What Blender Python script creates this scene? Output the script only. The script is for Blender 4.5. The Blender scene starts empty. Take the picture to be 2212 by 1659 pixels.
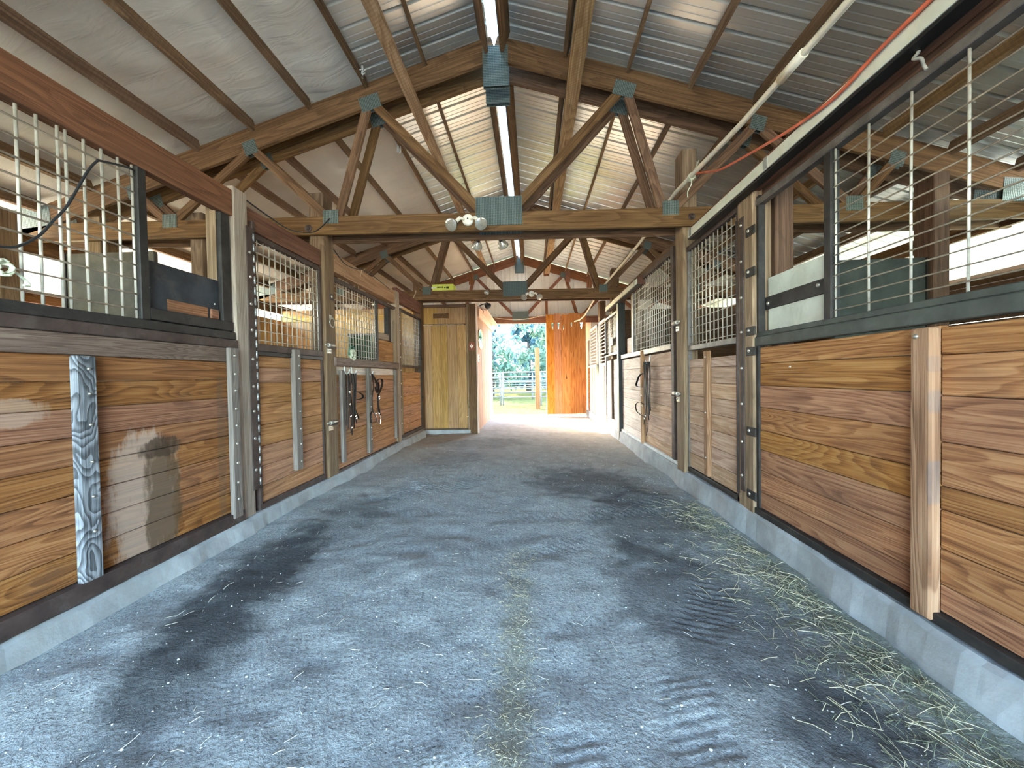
import bpy, bmesh, math, random
import numpy as np
from mathutils import Vector, Matrix
random.seed(7)
rng = np.random.default_rng(11)
scn = bpy.context.scene
COL = scn.collection
PI = math.pi

# ------------------------------------------------------------------ materials
MATS = {}
def new_mat(name):
    m = bpy.data.materials.new(name); m.use_nodes = True
    nt = m.node_tree; nt.nodes.clear()
    out = nt.nodes.new('ShaderNodeOutputMaterial')
    b = nt.nodes.new('ShaderNodeBsdfPrincipled')
    nt.links.new(b.outputs[0], out.inputs[0])
    MATS[name] = m
    return m, nt, b, out
def N(nt, t, **kw):
    n = nt.nodes.new(t)
    for k, v in kw.items(): setattr(n, k, v)
    return n
def setin(nt, n, i, v):
    if hasattr(v, 'node'): nt.links.new(v, n.inputs[i])
    elif isinstance(v, (tuple, list)) and len(v) == 3 and n.inputs[i].type == 'RGBA': n.inputs[i].default_value = (*v, 1)
    else: n.inputs[i].default_value = v
def math_(nt, op, a, b=None, c=None, clamp=False):
    n = N(nt, 'ShaderNodeMath', operation=op); n.use_clamp = clamp
    setin(nt, n, 0, a)
    if b is not None: setin(nt, n, 1, b)
    if c is not None: setin(nt, n, 2, c)
    return n.outputs[0]
def mix(nt, f, a, b, blend='MIX'):
    n = N(nt, 'ShaderNodeMixRGB', blend_type=blend)
    setin(nt, n, 0, f); setin(nt, n, 1, a); setin(nt, n, 2, b)
    return n.outputs[0]
def comb(nt, x, y, z):
    n = N(nt, 'ShaderNodeCombineXYZ')
    setin(nt, n, 0, x); setin(nt, n, 1, y); setin(nt, n, 2, z)
    return n.outputs[0]
def noise(nt, v, scale=1., detail=3., rough=.5, dist=0.):
    n = N(nt, 'ShaderNodeTexNoise')
    nt.links.new(v, n.inputs['Vector'])
    n.inputs['Scale'].default_value = scale; n.inputs['Detail'].default_value = detail
    n.inputs['Roughness'].default_value = rough; n.inputs['Distortion'].default_value = dist
    return n.outputs['Fac']
def ramp(nt, v, stops):
    n = N(nt, 'ShaderNodeValToRGB'); nt.links.new(v, n.inputs[0])
    e = n.color_ramp.elements
    while len(e) < len(stops): e.new(.5)
    for i, (p, c) in enumerate(stops):
        e[i].position = p; e[i].color = (*c, 1) if len(c) == 3 else (c[0],) * 3 + (1,)
    return n.outputs[0]
def smooth(nt, v, a, b):
    n = N(nt, 'ShaderNodeMapRange', interpolation_type='SMOOTHSTEP')
    setin(nt, n, 0, v); n.inputs[1].default_value = a; n.inputs[2].default_value = b
    return n.outputs[0]
def bump(nt, h, strength=.3, dist=.004, nrm=None):
    n = N(nt, 'ShaderNodeBump'); n.inputs['Strength'].default_value = strength
    n.inputs['Distance'].default_value = dist; nt.links.new(h, n.inputs['Height'])
    if nrm is not None: nt.links.new(nrm, n.inputs['Normal'])
    return n.outputs[0]
def uvparts(nt):
    uv = N(nt, 'ShaderNodeUVMap'); s = N(nt, 'ShaderNodeSeparateXYZ'); nt.links.new(uv.outputs[0], s.inputs[0])
    a = N(nt, 'ShaderNodeAttribute'); a.attribute_name = 'bid'
    return s.outputs[0], s.outputs[1], a.outputs['Fac']
def pos_(nt):
    g = N(nt, 'ShaderNodeNewGeometry'); s = N(nt, 'ShaderNodeSeparateXYZ'); nt.links.new(g.outputs['Position'], s.inputs[0])
    return g.outputs['Position'], s.outputs[0], s.outputs[1], s.outputs[2]

def wood(name, dark, mid, light, tint=.35, rings=7., contrast=1., rough=.75, dirt=.35, dirtcol=(.05, .035, .025), knots=.5, hue=None, saw=0., stains=(), bumpk=.45, vk=1., uk=1.):
    """sawn lumber: u runs along the board, v across, bid picks the board"""
    m, nt, b, out = new_mat(name)
    u, v, bid = uvparts(nt)
    z = math_(nt, 'MULTIPLY', bid, 91.7)
    v1 = comb(nt, math_(nt, 'MULTIPLY', u, .5 * uk), math_(nt, 'MULTIPLY', v, 5. * vk), z)
    base = noise(nt, v1, 1., 2., .4, .2)
    # knots bend the rings
    vor = N(nt, 'ShaderNodeTexVoronoi'); vor.inputs['Scale'].default_value = 1.
    nt.links.new(comb(nt, math_(nt, 'MULTIPLY', u, 1.15), math_(nt, 'MULTIPLY', v, 2.6), z), vor.inputs['Vector'])
    kd = vor.outputs['Distance']
    kbend = math_(nt, 'MULTIPLY', smooth(nt, kd, .22, .02), .16 * knots)
    ringv = math_(nt, 'MULTIPLY', math_(nt, 'ADD', base, kbend), rings * 3.4)
    fr = math_(nt, 'FRACT', ringv)
    band = math_(nt, 'MULTIPLY', math_(nt, 'POWER', smooth(nt, fr, 0., .84), 1.7), smooth(nt, fr, 1., .9))
    fine = noise(nt, comb(nt, math_(nt, 'MULTIPLY', u, 2.5), math_(nt, 'MULTIPLY', v, 170.), z), 1., 3., .65)
    fine2 = noise(nt, comb(nt, math_(nt, 'MULTIPLY', u, 1.2), math_(nt, 'MULTIPLY', v, 38.), z), 1., 3., .6)
    fine = smooth(nt, fine, .28, .72); fine2 = smooth(nt, fine2, .28, .72)
    g = math_(nt, 'ADD', math_(nt, 'MULTIPLY', band, .34 * contrast), math_(nt, 'ADD', math_(nt, 'MULTIPLY', fine, .36), math_(nt, 'MULTIPLY', fine2, .30)))
    col = ramp(nt, g, [(.12, light), (.42, mid), (.86, dark)])
    # board to board tint
    r1 = math_(nt, 'FRACT', math_(nt, 'MULTIPLY', bid, 17.31))
    val = math_(nt, 'ADD', math_(nt, 'MULTIPLY', r1, tint), 1. - tint * .5)
    hsv = N(nt, 'ShaderNodeHueSaturation')
    setin(nt, hsv, 'Color', col); nt.links.new(val, hsv.inputs['Value'])
    r2 = math_(nt, 'FRACT', math_(nt, 'MULTIPLY', bid, 43.77))
    nt.links.new(math_(nt, 'ADD', math_(nt, 'MULTIPLY', r2, .012), .489), hsv.inputs['Hue'])
    nt.links.new(math_(nt, 'ADD', math_(nt, 'MULTIPLY', r2, .2), .92), hsv.inputs['Saturation'])
    col = hsv.outputs[0]
    kn = smooth(nt, kd, .045, .022)
    col = mix(nt, math_(nt, 'MULTIPLY', kn, min(1., .85 * knots)), col, tuple(c * .45 for c in dark))
    P, px, py, pz = pos_(nt)
    if saw:
        w = N(nt, 'ShaderNodeTexWave'); w.inputs['Scale'].default_value = 9.; w.inputs['Distortion'].default_value = 1.5
        nt.links.new(comb(nt, math_(nt, 'ADD', u, math_(nt, 'MULTIPLY', v, .55)), 0., z), w.inputs['Vector'])
        col = mix(nt, math_(nt, 'MULTIPLY', smooth(nt, w.outputs['Fac'], .35, .8), saw), col, dark)
    d1 = noise(nt, P, 1.6, 5., .62, .4)
    col = mix(nt, math_(nt, 'MULTIPLY', smooth(nt, d1, .48, .72), dirt), col, dirtcol)
    d2 = noise(nt, comb(nt, math_(nt, 'MULTIPLY', u, 2.2), math_(nt, 'MULTIPLY', v, 8.), z), 1., 5., .65, .5)
    col = mix(nt, math_(nt, 'MULTIPLY', smooth(nt, d2, .54, .74), min(.9, dirt * 1.3)), col, dirtcol)
    for (axis, cy, cz, ry, rz, c, k, edge, seed) in stains:
        a = py if axis == 'y' else px
        nn = math_(nt, 'MULTIPLY', math_(nt, 'SUBTRACT', noise(nt, comb(nt, math_(nt, 'ADD', math_(nt, 'MULTIPLY', a, 17.), seed), math_(nt, 'MULTIPLY', pz, 4.5), seed), 1., 5., .68), .5), edge)
        e = math_(nt, 'POWER', math_(nt, 'ABSOLUTE', math_(nt, 'DIVIDE', math_(nt, 'SUBTRACT', a, cy), ry)), 2.2)
        f = math_(nt, 'POWER', math_(nt, 'ABSOLUTE', math_(nt, 'DIVIDE', math_(nt, 'SUBTRACT', pz, cz), rz)), 3.)
        rr = math_(nt, 'ADD', math_(nt, 'ADD', e, f), nn)
        col = mix(nt, math_(nt, 'MULTIPLY', smooth(nt, rr, 1.2, .55), k), col, c)
    setin(nt, b, 'Base Color', col)
    b.inputs['Roughness'].default_value = rough
    b.inputs['Specular IOR Level'].default_value = .25
    h = math_(nt, 'ADD', math_(nt, 'MULTIPLY', fine, .6), math_(nt, 'MULTIPLY', band, .5))
    nt.links.new(bump(nt, h, bumpk, .003), b.inputs['Normal'])
    return m

def plain(name, col, rough=.6, metal=0., var=.25, scale=7., spec=.4, bumpk=.0, dirtcol=None, dirt=.0, bscale=60.):
    m, nt, b, out = new_mat(name)
    P, px, py, pz = pos_(nt)
    n = noise(nt, P, scale, 5., .6)
    lo = tuple(c * (1 - var) for c in col); hi = tuple(min(1., c * (1 + var)) for c in col)
    c = ramp(nt, n, [(.3, lo), (.7, hi)])
    if dirtcol:
        c = mix(nt, math_(nt, 'MULTIPLY', smooth(nt, noise(nt, P, scale * .6 + 1., 6., .7, .5), .48, .68), dirt), c, dirtcol)
    setin(nt, b, 'Base Color', c)
    b.inputs['Roughness'].default_value = rough; b.inputs['Metallic'].default_value = metal
    b.inputs['Specular IOR Level'].default_value = spec
    if bumpk: nt.links.new(bump(nt, noise(nt, P, bscale, 4., .6), bumpk, .004), b.inputs['Normal'])
    return m

# lumber kinds (linear albedo)
GREY = (.30, .27, .24)
STAIN_L = (
    ('y', 2.10, .48, .20, .40, (.52, .42, .35), .52, 3.0, 3.1),
    ('y', 2.21, .47, .12, .34, (.085, .05, .022), .80, 2.6, 8.4),
    ('y', 2.19, .77, .14, .06, (.05, .03, .017), .8, 2.4, 5.7),
    ('y', 1.55, 1.03, .12, .06, (.55, .42, .32), .35, 2.4, 1.2),
    ('y', 2.65, .62, .035, .60, (.13, .09, .06), .35, .8, 4.2),
)
wood('plank_left_near', (.105, .042, .017), (.275, .124, .050), (.38, .195, .088), tint=.22, rings=8, contrast=.9, dirt=.42, dirtcol=(.10, .055, .035), knots=.7, stains=STAIN_L)
wood('plank_right_near', (.14, .058, .022), (.345, .165, .064), (.45, .25, .108), tint=.3, rings=8, contrast=.9, dirt=.36, dirtcol=(.14, .07, .045), knots=.6)
wood('plank_left', (.17, .08, .034), (.39, .20, .09), (.52, .295, .145), tint=.22, rings=4, contrast=.7, dirt=.22, dirtcol=(.2, .12, .08), knots=.9)
wood('plank_right', (.28, .15, .085), (.52, .35, .23), (.68, .50, .36), tint=.25, rings=4, contrast=.6, dirt=.30, dirtcol=(.2, .13, .08), knots=.7)
wood('plank_pale', (.42, .32, .26), (.64, .55, .48), (.78, .70, .63), tint=.15, rings=4, contrast=.5, dirt=.22, dirtcol=(.35, .26, .2), knots=.5)
wood('truss', (.07, .036, .015), (.155, .088, .040), (.23, .138, .066), tint=.30, rings=4, contrast=.8, dirt=.25, dirtcol=(.07, .035, .018), knots=.4)
wood('truss_gable', (.11, .045, .022), (.20, .09, .045), (.27, .13, .07), tint=.25, rings=4, contrast=.7, dirt=.2, knots=.4)
wood('purlin', (.075, .045, .022), (.18, .11, .055), (.28, .185, .10), tint=.35, rings=3, contrast=.6, dirt=.4, dirtcol=(.06, .04, .025), knots=.4, saw=.18)
wood('brace', (.16, .09, .04), (.34, .22, .11), (.46, .325, .185), tint=.2, rings=4, contrast=.8, dirt=.2, knots=.3, saw=.25)
wood('post_brown', (.085, .052, .03), (.19, .125, .076), (.26, .18, .115), tint=.2, rings=5, contrast=.7, dirt=.4, dirtcol=(.10, .065, .04), knots=.5)
wood('post', (.10, .065, .033), (.235, .16, .088), (.32, .23, .135), tint=.25, rings=5, contrast=.7, dirt=.4, dirtcol=(.14, .09, .05), knots=.5)
wood('post_dark', (.06, .033, .018), (.14, .08, .042), (.2, .12, .07), tint=.2, rings=4, contrast=.6, dirt=.5, knots=.5)
wood('post_grey', (.19, .145, .105), (.34, .27, .205), (.44, .36, .285), tint=.15, rings=5, contrast=.6, dirt=.35, dirtcol=(.17, .13, .09), knots=.4)
wood('header', (.07, .03, .017), (.15, .07, .04), (.21, .105, .06), tint=.2, rings=4, contrast=.6, dirt=.35, knots=.4)
wood('log_beam', (.22, .12, .055), (.38, .225, .115), (.48, .31, .175), tint=.1, rings=3, contrast=.7, dirt=.2, knots=.6, saw=.3)
wood('weathered', (.055, .057, .06), (.17, .175, .185), (.29, .30, .315), tint=.1, rings=4, contrast=1.6, dirt=.15, dirtcol=(.2, .19, .18), knots=.3, bumpk=.6, vk=1.3, uk=7.)
wood('batten_grey', (.095, .078, .064), (.18, .15, .125), (.245, .21, .175), tint=.15, rings=5, contrast=.7, dirt=.3, dirtcol=(.15, .12, .10), knots=.3)
wood('batten_tan', (.14, .07, .028), (.33, .185, .085), (.43, .27, .14), tint=.1, rings=6, contrast=1.1, dirt=.42, dirtcol=(.28, .13, .06), knots=.3,
     stains=(('y', 1.592, 1.03, .012, .05, (.08, .12, .15), .25, 3.5, 2.2), ('y', 1.592, .72, .012, .09, (.08, .12, .15), .28, 3.5, 6.2), ('y', 1.592, 1.17, .012, .03, (.08, .10, .13), .2, 3.5, 9.2)))
wood('topboard', (.085, .058, .045), (.18, .125, .098), (.25, .185, .145), tint=.1, rings=10, contrast=.9, dirt=.3, knots=.2, vk=2.)
wood('pine_wall', (.44, .24, .085), (.68, .43, .175), (.82, .58, .29), tint=.25, rings=4, contrast=.6, dirt=.12, dirtcol=(.3, .17, .07), knots=.8)
wood('tack_front', (.20, .11, .042), (.38, .225, .092), (.48, .31, .14), tint=.15, rings=4, contrast=.6, dirt=.2, dirtcol=(.22, .13, .05), knots=.8)
wood('orange_plank', (.20, .068, .02), (.42, .178, .055), (.52, .245, .085), tint=.2, rings=4, contrast=.7, dirt=.15, dirtcol=(.3, .09, .02), knots=1.)
wood('side_plank', (.24, .11, .045), (.40, .205, .095), (.50, .28, .14), tint=.3, rings=4, contrast=.6, dirt=.15, knots=.8)
wood('dark_board', (.05, .027, .014), (.11, .06, .03), (.16, .09, .05), tint=.3, rings=4, contrast=.5, dirt=.4, knots=.5)
wood('fresh_post', (.06, .030, .010), (.095, .052, .02), (.12, .07, .03), tint=.1, rings=3, contrast=.5, dirt=.05, knots=.3)
wood('outer_board', (.20, .09, .03), (.40, .19, .07), (.5, .27, .11), tint=.2, rings=4, contrast=.6, dirt=.3, knots=.5)
wood('trim_wood', (.5, .33, .24), (.70, .52, .40), (.8, .62, .5), tint=.1, rings=3, contrast=.4, dirt=.1, knots=.2)

plain('steel_brown', (.066, .043, .036), .62, .25, .35, 9., dirtcol=(.15, .13, .115), dirt=.35)
plain('steel_dark', (.032, .028, .026), .55, .3, .4, 9., dirtcol=(.10, .085, .07), dirt=.3)
plain('steel_green', (.062, .066, .056), .6, .3, .35, 7., dirtcol=(.12, .13, .115), dirt=.4)
plain('steel_grey', (.15, .13, .115), .5, .5, .3, 9., dirtcol=(.3, .28, .26), dirt=.4)
plain('steel_black', (.012, .012, .012), .5, .2, .3)
plain('wire', (.52, .47, .39), .45, .4, .25, 18.)
plain('wire_brown', (.30, .25, .20), .5, .5, .5, 22.)
plain('bolt', (.62, .58, .50), .3, .9, .1)
plain('galv', (.42, .43, .42), .42, .7, .25, 14.)
plain('latch_steel', (.40, .37, .32), .38, .8, .25, 14.)
plain('rubber', (.085, .082, .065), .8, 0., .35, 6., dirtcol=(.14, .13, .10), dirt=.5)
plain('rubber_green', (.05, .062, .055), .75, 0., .4, 5., dirtcol=(.10, .11, .09), dirt=.4)
plain('black_board', (.028, .030, .036), .7, 0., .5, 6., dirtcol=(.10, .085, .07), dirt=.4)
plain('white_board', (.56, .56, .47), .7, 0., .15, 5., dirtcol=(.36, .36, .27), dirt=.5)
plain('track_white', (.60, .60, .50), .5, .1, .1, 5., dirtcol=(.45, .44, .34), dirt=.4)
plain('pvc', (.74, .69, .54), .45, 0., .08, 8., dirtcol=(.4, .3, .18), dirt=.35)
plain('cord_red', (.55, .12, .06), .5)
plain('cord_tan', (.62, .47, .30), .7)
plain('cord_black', (.018, .018, .02), .45)
plain('rope_grey', (.24, .22, .19), .8, 0., .3, 40.)
plain('twine', (.62, .63, .47), .8, 0., .25, 40.)
plain('twine_green', (.10, .2, .13), .7, 0., .3, 40.)
plain('leather_black', (.010, .009, .009), .6, 0., .3, 30., spec=.2)
plain('leather_brown', (.022, .012, .009), .6, 0., .35, 30., spec=.2)
plain('leather_grey', (.040, .032, .030), .6, 0., .35, 30., spec=.2)
plain('nickel', (.72, .70, .66), .2, 1., .1)
plain('lamp_white', (.78, .74, .62), .4)
plain('lamp_lens', (.50, .47, .40), .12, .5, .2, 40., spec=.8)
plain('lamp_neck', (.10, .08, .06), .5)
plain('mirror_glass', (.8, .82, .84), .03, 1., .02)
plain('mirror_frame', (.55, .42, .15), .35, .6, .1)
plain('switch_white', (.78, .74, .62), .4)
plain('sign_red', (.20, .045, .022), .6)
plain('sign_pale', (.72, .60, .52), .6)
plain('box_yellow', (.62, .68, .10), .6, 0., .1)
plain('ink', (.03, .03, .02), .7, 0., .1)
plain('paper', (.75, .73, .68), .7, 0., .05)
plain('green_plastic', (.035, .085, .04), .55, 0., .3)
plain('concrete', (.32, .33, .33), .9, 0., .22, 5., bumpk=.5, dirtcol=(.26, .25, .23), dirt=.55, bscale=40.)
plain('concrete_white', (.66, .66, .62), .9, 0., .2, 7., bumpk=.4)
plain('stone', (.58, .58, .55), .85, 0., .3, 50.)
plain('straw', (.55, .49, .31), .8, 0., .35, 60.)
plain('straw_pale', (.70, .68, .56), .8, 0., .2, 60.)
plain('hay_green', (.20, .21, .13), .85, 0., .5, 30.)
plain('pipe_rail', (.095, .103, .108), .7, .0, .2, spec=.1)
plain('bark', (.05, .035, .025), .9, 0., .4, 8.)
plain('siding_white', (.72, .69, .62), .5, .0, .06, 3., dirtcol=(.5, .45, .38), dirt=.3)
plain('ridge_metal', (.70, .76, .80), .35, .3, .08, 6.)
plain('patch_brown', (.12, .055, .02), .8, 0., .4, 14.)
plain('ring_steel', (.5, .48, .44), .3, .9, .1)

def liner_mat():
    m, nt, b, out = new_mat('liner')
    P, px, py, pz = pos_(nt)
    n = noise(nt, P, 1.1, 4., .55)
    setin(nt, b, 'Base Color', ramp(nt, n, [(.3, (.56, .50, .41)), (.7, (.70, .65, .56))]))
    b.inputs['Roughness'].default_value = .85; b.inputs['Specular IOR Level'].default_value = .1
    w = noise(nt, comb(nt, math_(nt, 'MULTIPLY', px, 1.2), math_(nt, 'MULTIPLY', py, 4.), 0.), 2.2, 3., .55, .8)
    nt.links.new(bump(nt, w, .35, .03), b.inputs['Normal'])
    return m
liner_mat()
def roof_mat():
    m, nt, b, out = new_mat('roof_metal')
    P, px, py, pz = pos_(nt)
    n = noise(nt, comb(nt, math_(nt, 'MULTIPLY', px, .7), math_(nt, 'MULTIPLY', py, 2.), 0.), 1.3, 4., .6)
    setin(nt, b, 'Base Color', ramp(nt, n, [(.3, (.62, .62, .57)), (.7, (.75, .745, .69))]))
    b.inputs['Roughness'].default_value = .36; b.inputs['Metallic'].default_value = .7
    return m
roof_mat()
def panel_translucent():
    m, nt, b, out = new_mat('fibreglass')
    P, px, py, pz = pos_(nt)
    n = noise(nt, comb(nt, 0., math_(nt, 'MULTIPLY', py, 3.), math_(nt, 'MULTIPLY', pz, .6)), 2., 3., .5)
    c = ramp(nt, n, [(.3, (.82, .82, .70)), (.7, (.90, .90, .80))])
    t = N(nt, 'ShaderNodeBsdfTranslucent'); d = N(nt, 'ShaderNodeBsdfDiffuse'); mx = N(nt, 'ShaderNodeMixShader')
    nt.links.new(c, t.inputs[0]); nt.links.new(c, d.inputs[0]); mx.inputs[0].default_value = .3
    nt.links.new(t.outputs[0], mx.inputs[1]); nt.links.new(d.outputs[0], mx.inputs[2]); nt.links.new(mx.outputs[0], out.inputs[0])
    return m
panel_translucent()
def gusset_mat():
    m, nt, b, out = new_mat('gusset')
    u, v, bid = uvparts(nt)
    vor = N(nt, 'ShaderNodeTexVoronoi'); vor.inputs['Scale'].default_value = 1.; vor.inputs['Randomness'].default_value = .12
    nt.links.new(comb(nt, math_(nt, 'MULTIPLY', u, 62.), math_(nt, 'MULTIPLY', v, 95.), 0.), vor.inputs['Vector'])
    k = smooth(nt, vor.outputs['Distance'], .30, .40)
    c = mix(nt, k, (.022, .030, .027), (.135, .175, .155))
    setin(nt, b, 'Base Color', c); b.inputs['Metallic'].default_value = .2; b.inputs['Roughness'].default_value = .5
    nt.links.new(bump(nt, vor.outputs['Distance'], .8, .006), b.inputs['Normal'])
    return m
gusset_mat()
def leaf_mat(name, c1, c2):
    m, nt, b, out = new_mat(name)
    g = N(nt, 'ShaderNodeNewGeometry')
    u, v, bid = uvparts(nt)
    c = ramp(nt, math_(nt, 'FRACT', math_(nt, 'MULTIPLY', bid, 7.7)), [(0., c1), (1., c2)])
    t = N(nt, 'ShaderNodeBsdfTranslucent'); d = N(nt, 'ShaderNodeBsdfDiffuse'); mx = N(nt, 'ShaderNodeMixShader')
    nt.links.new(c, t.inputs[0]); nt.links.new(c, d.inputs[0]); mx.inputs[0].default_value = .55
    nt.links.new(t.outputs[0], mx.inputs[1]); nt.links.new(d.outputs[0], mx.inputs[2]); nt.links.new(mx.outputs[0], out.inputs[0])
leaf_mat('leaf_green', (.055, .10, .075), (.12, .18, .12))
leaf_mat('leaf_haze', (.038, .080, .095), (.075, .125, .135))  # bluish haze of the distance put into the leaf colour

def floor_mat():
    m, nt, b, out = new_mat('dirt')
    P, px, py, pz = pos_(nt)
    n1 = noise(nt, P, .55, 5., .6, .6)
    n2 = noise(nt, P, 7., 6., .7)
    n3 = noise(nt, P, 55., 4., .7)
    c = ramp(nt, n1, [(.34, (.205, .23, .225)), (.5, (.325, .36, .352)), (.66, (.395, .43, .42))])
    c = mix(nt, .55, c, ramp(nt, n2, [(.3, (.20, .195, .19)), (.7, (.455, .49, .48))]))
    c = mix(nt, .42, c, ramp(nt, n3, [(.3, (.10, .10, .10)), (.72, (.57, .595, .58))]))
    sp = N(nt, 'ShaderNodeTexVoronoi'); sp.inputs['Scale'].default_value = 75.; nt.links.new(P, sp.inputs['Vector'])
    sc_ = N(nt, 'ShaderNodeSeparateXYZ'); nt.links.new(sp.outputs['Color'], sc_.inputs[0])
    gk = math_(nt, 'MULTIPLY', smooth(nt, sp.outputs['Distance'], .34, .16), smooth(nt, sc_.outputs[0], .72, .8))
    c = mix(nt, math_(nt, 'MULTIPLY', gk, .7), c, (.62, .63, .60))
    gd = math_(nt, 'MULTIPLY', smooth(nt, sp.outputs['Distance'], .45, .2), smooth(nt, sc_.outputs[1], .7, .8))
    c = mix(nt, math_(nt, 'MULTIPLY', gd, .6), c, (.09, .09, .09))
    # browner towards the far end of the aisle
    far = smooth(nt, math_(nt, 'ADD', py, math_(nt, 'MULTIPLY', math_(nt, 'SUBTRACT', n1, .5), 3.)), 3.2, 7.6)
    c = mix(nt, math_(nt, 'MULTIPLY', far, .75), c, mix(nt, .5, ramp(nt, n2, [(.3, (.26, .19, .13)), (.7, (.50, .39, .29))]), (.40, .30, .22)))
    # dark patches of their own shape, damp along the left
    for (cx, cy, rx, ry, rot, k, seed) in ((-1.62, 2.2, .26, .95, .16, .9, 1.), (-1.45, 1.55, .22, .5, .3, .6, 7.), (1.02, 1.32, .22, .2, .5, .8, 3.), (.85, 2.0, .42, .8, .2, .6, 5.),
                                           (-1.55, 3.3, .3, .6, .0, .4, 9.), (.55, 4.3, .6, .8, .3, .6, 2.), (-1.2, 5.6, .5, .7, .1, .3, 4.), (.9, 3.2, .45, .8, -.2, .6, 6.), (-.9, 6.9, .8, .5, .2, .35, 8.)):
        dx = math_(nt, 'SUBTRACT', px, cx); dy = math_(nt, 'SUBTRACT', py, cy)
        ca, sa = math.cos(rot), math.sin(rot)
        ex = math_(nt, 'DIVIDE', math_(nt, 'ADD', math_(nt, 'MULTIPLY', dx, ca), math_(nt, 'MULTIPLY', dy, sa)), rx)
        ey = math_(nt, 'DIVIDE', math_(nt, 'SUBTRACT', math_(nt, 'MULTIPLY', dy, ca), math_(nt, 'MULTIPLY', dx, sa)), ry)
        r = math_(nt, 'ADD', math_(nt, 'MULTIPLY', ex, ex), math_(nt, 'MULTIPLY', ey, ey))
        r = math_(nt, 'ADD', r, math_(nt, 'MULTIPLY', math_(nt, 'SUBTRACT', noise(nt, P, 5.5, 4., .6), .5), 2.6))
        c = mix(nt, math_(nt, 'MULTIPLY', smooth(nt, r, 1.5, .2), k), c, mix(nt, n2, (.035, .037, .038), (.10, .10, .10)))
    # strip of chaff down the middle
    st = math_(nt, 'ADD', math_(nt, 'ABSOLUTE', math_(nt, 'ADD', px, math_(nt, 'ADD', .10, math_(nt, 'MULTIPLY', py, -.005)))), math_(nt, 'MULTIPLY', math_(nt, 'SUBTRACT', noise(nt, P, 9., 4., .6), .5), .22))
    c = mix(nt, math_(nt, 'MULTIPLY', math_(nt, 'MULTIPLY', smooth(nt, st, .10, .02), smooth(nt, py, 3.2, 1.2)), .55), c, mix(nt, n3, (.16, .15, .10), (.36, .33, .22)))
    gr = math_(nt, 'ADD', px, math_(nt, 'MULTIPLY', math_(nt, 'SUBTRACT', noise(nt, P, 6., 4., .6), .5), .6))
    c = mix(nt, math_(nt, 'MULTIPLY', math_(nt, 'MULTIPLY', smooth(nt, gr, 1.12, 1.45), smooth(nt, py, 3.4, 2.2)), .6), c, mix(nt, n3, (.10, .105, .075), (.26, .265, .18)))
    setin(nt, b, 'Base Color', c)
    b.inputs['Roughness'].default_value = .95; b.inputs['Specular IOR Level'].default_value = .05
    bb = bump(nt, n2, .5, .03)
    nt.links.new(bump(nt, n3, .7, .012, bb), b.inputs['Normal'])
floor_mat()
def ground_mat():
    m, nt, b, out = new_mat('pasture')
    P, px, py, pz = pos_(nt)
    n1 = noise(nt, P, .35, 5., .6); n2 = noise(nt, P, 5., 5., .7)
    c = mix(nt, .5, ramp(nt, n1, [(.35, (.25, .22, .10)), (.65, (.36, .34, .17))]), ramp(nt, n2, [(.3, (.16, .15, .08)), (.7, (.45, .40, .22))]))
    grass = mix(nt, .6, ramp(nt, n1, [(.35, (.036, .040, .014)), (.65, (.075, .070, .024))]), ramp(nt, n2, [(.3, (.020, .024, .011)), (.7, (.105, .098, .034))]))
    bounce_yard = ramp(nt, n2, [(.3, (.40, .36, .28)), (.7, (.58, .53, .43))])  # unseen ground beside the barn, made pale to bounce light inside
    k = smooth(nt, math_(nt, 'ADD', py, math_(nt, 'MULTIPLY', math_(nt, 'SUBTRACT', n1, .5), 1.)), 11.2, 11.7)
    c = mix(nt, k, bounce_yard, grass)
    setin(nt, b, 'Base Color', c); b.inputs['Roughness'].default_value = 1.; b.inputs['Specular IOR Level'].default_value = 0.
    nt.links.new(bump(nt, n2, .6, .08), b.inputs['Normal'])
ground_mat()
def ridge_mat():
    m, nt, b, out = new_mat('ridge_clear')
    t = N(nt, 'ShaderNodeBsdfTranslucent'); d = N(nt, 'ShaderNodeBsdfGlossy'); mx = N(nt, 'ShaderNodeMixShader')
    t.inputs[0].default_value = (.15, .21, .26, 1); d.inputs[0].default_value = (.8, .85, .9, 1); d.inputs[1].default_value = .4; mx.inputs[0].default_value = .15
    nt.links.new(t.outputs[0], mx.inputs[1]); nt.links.new(d.outputs[0], mx.inputs[2]); nt.links.new(mx.outputs[0], out.inputs[0])
ridge_mat()
M = MATS

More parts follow.
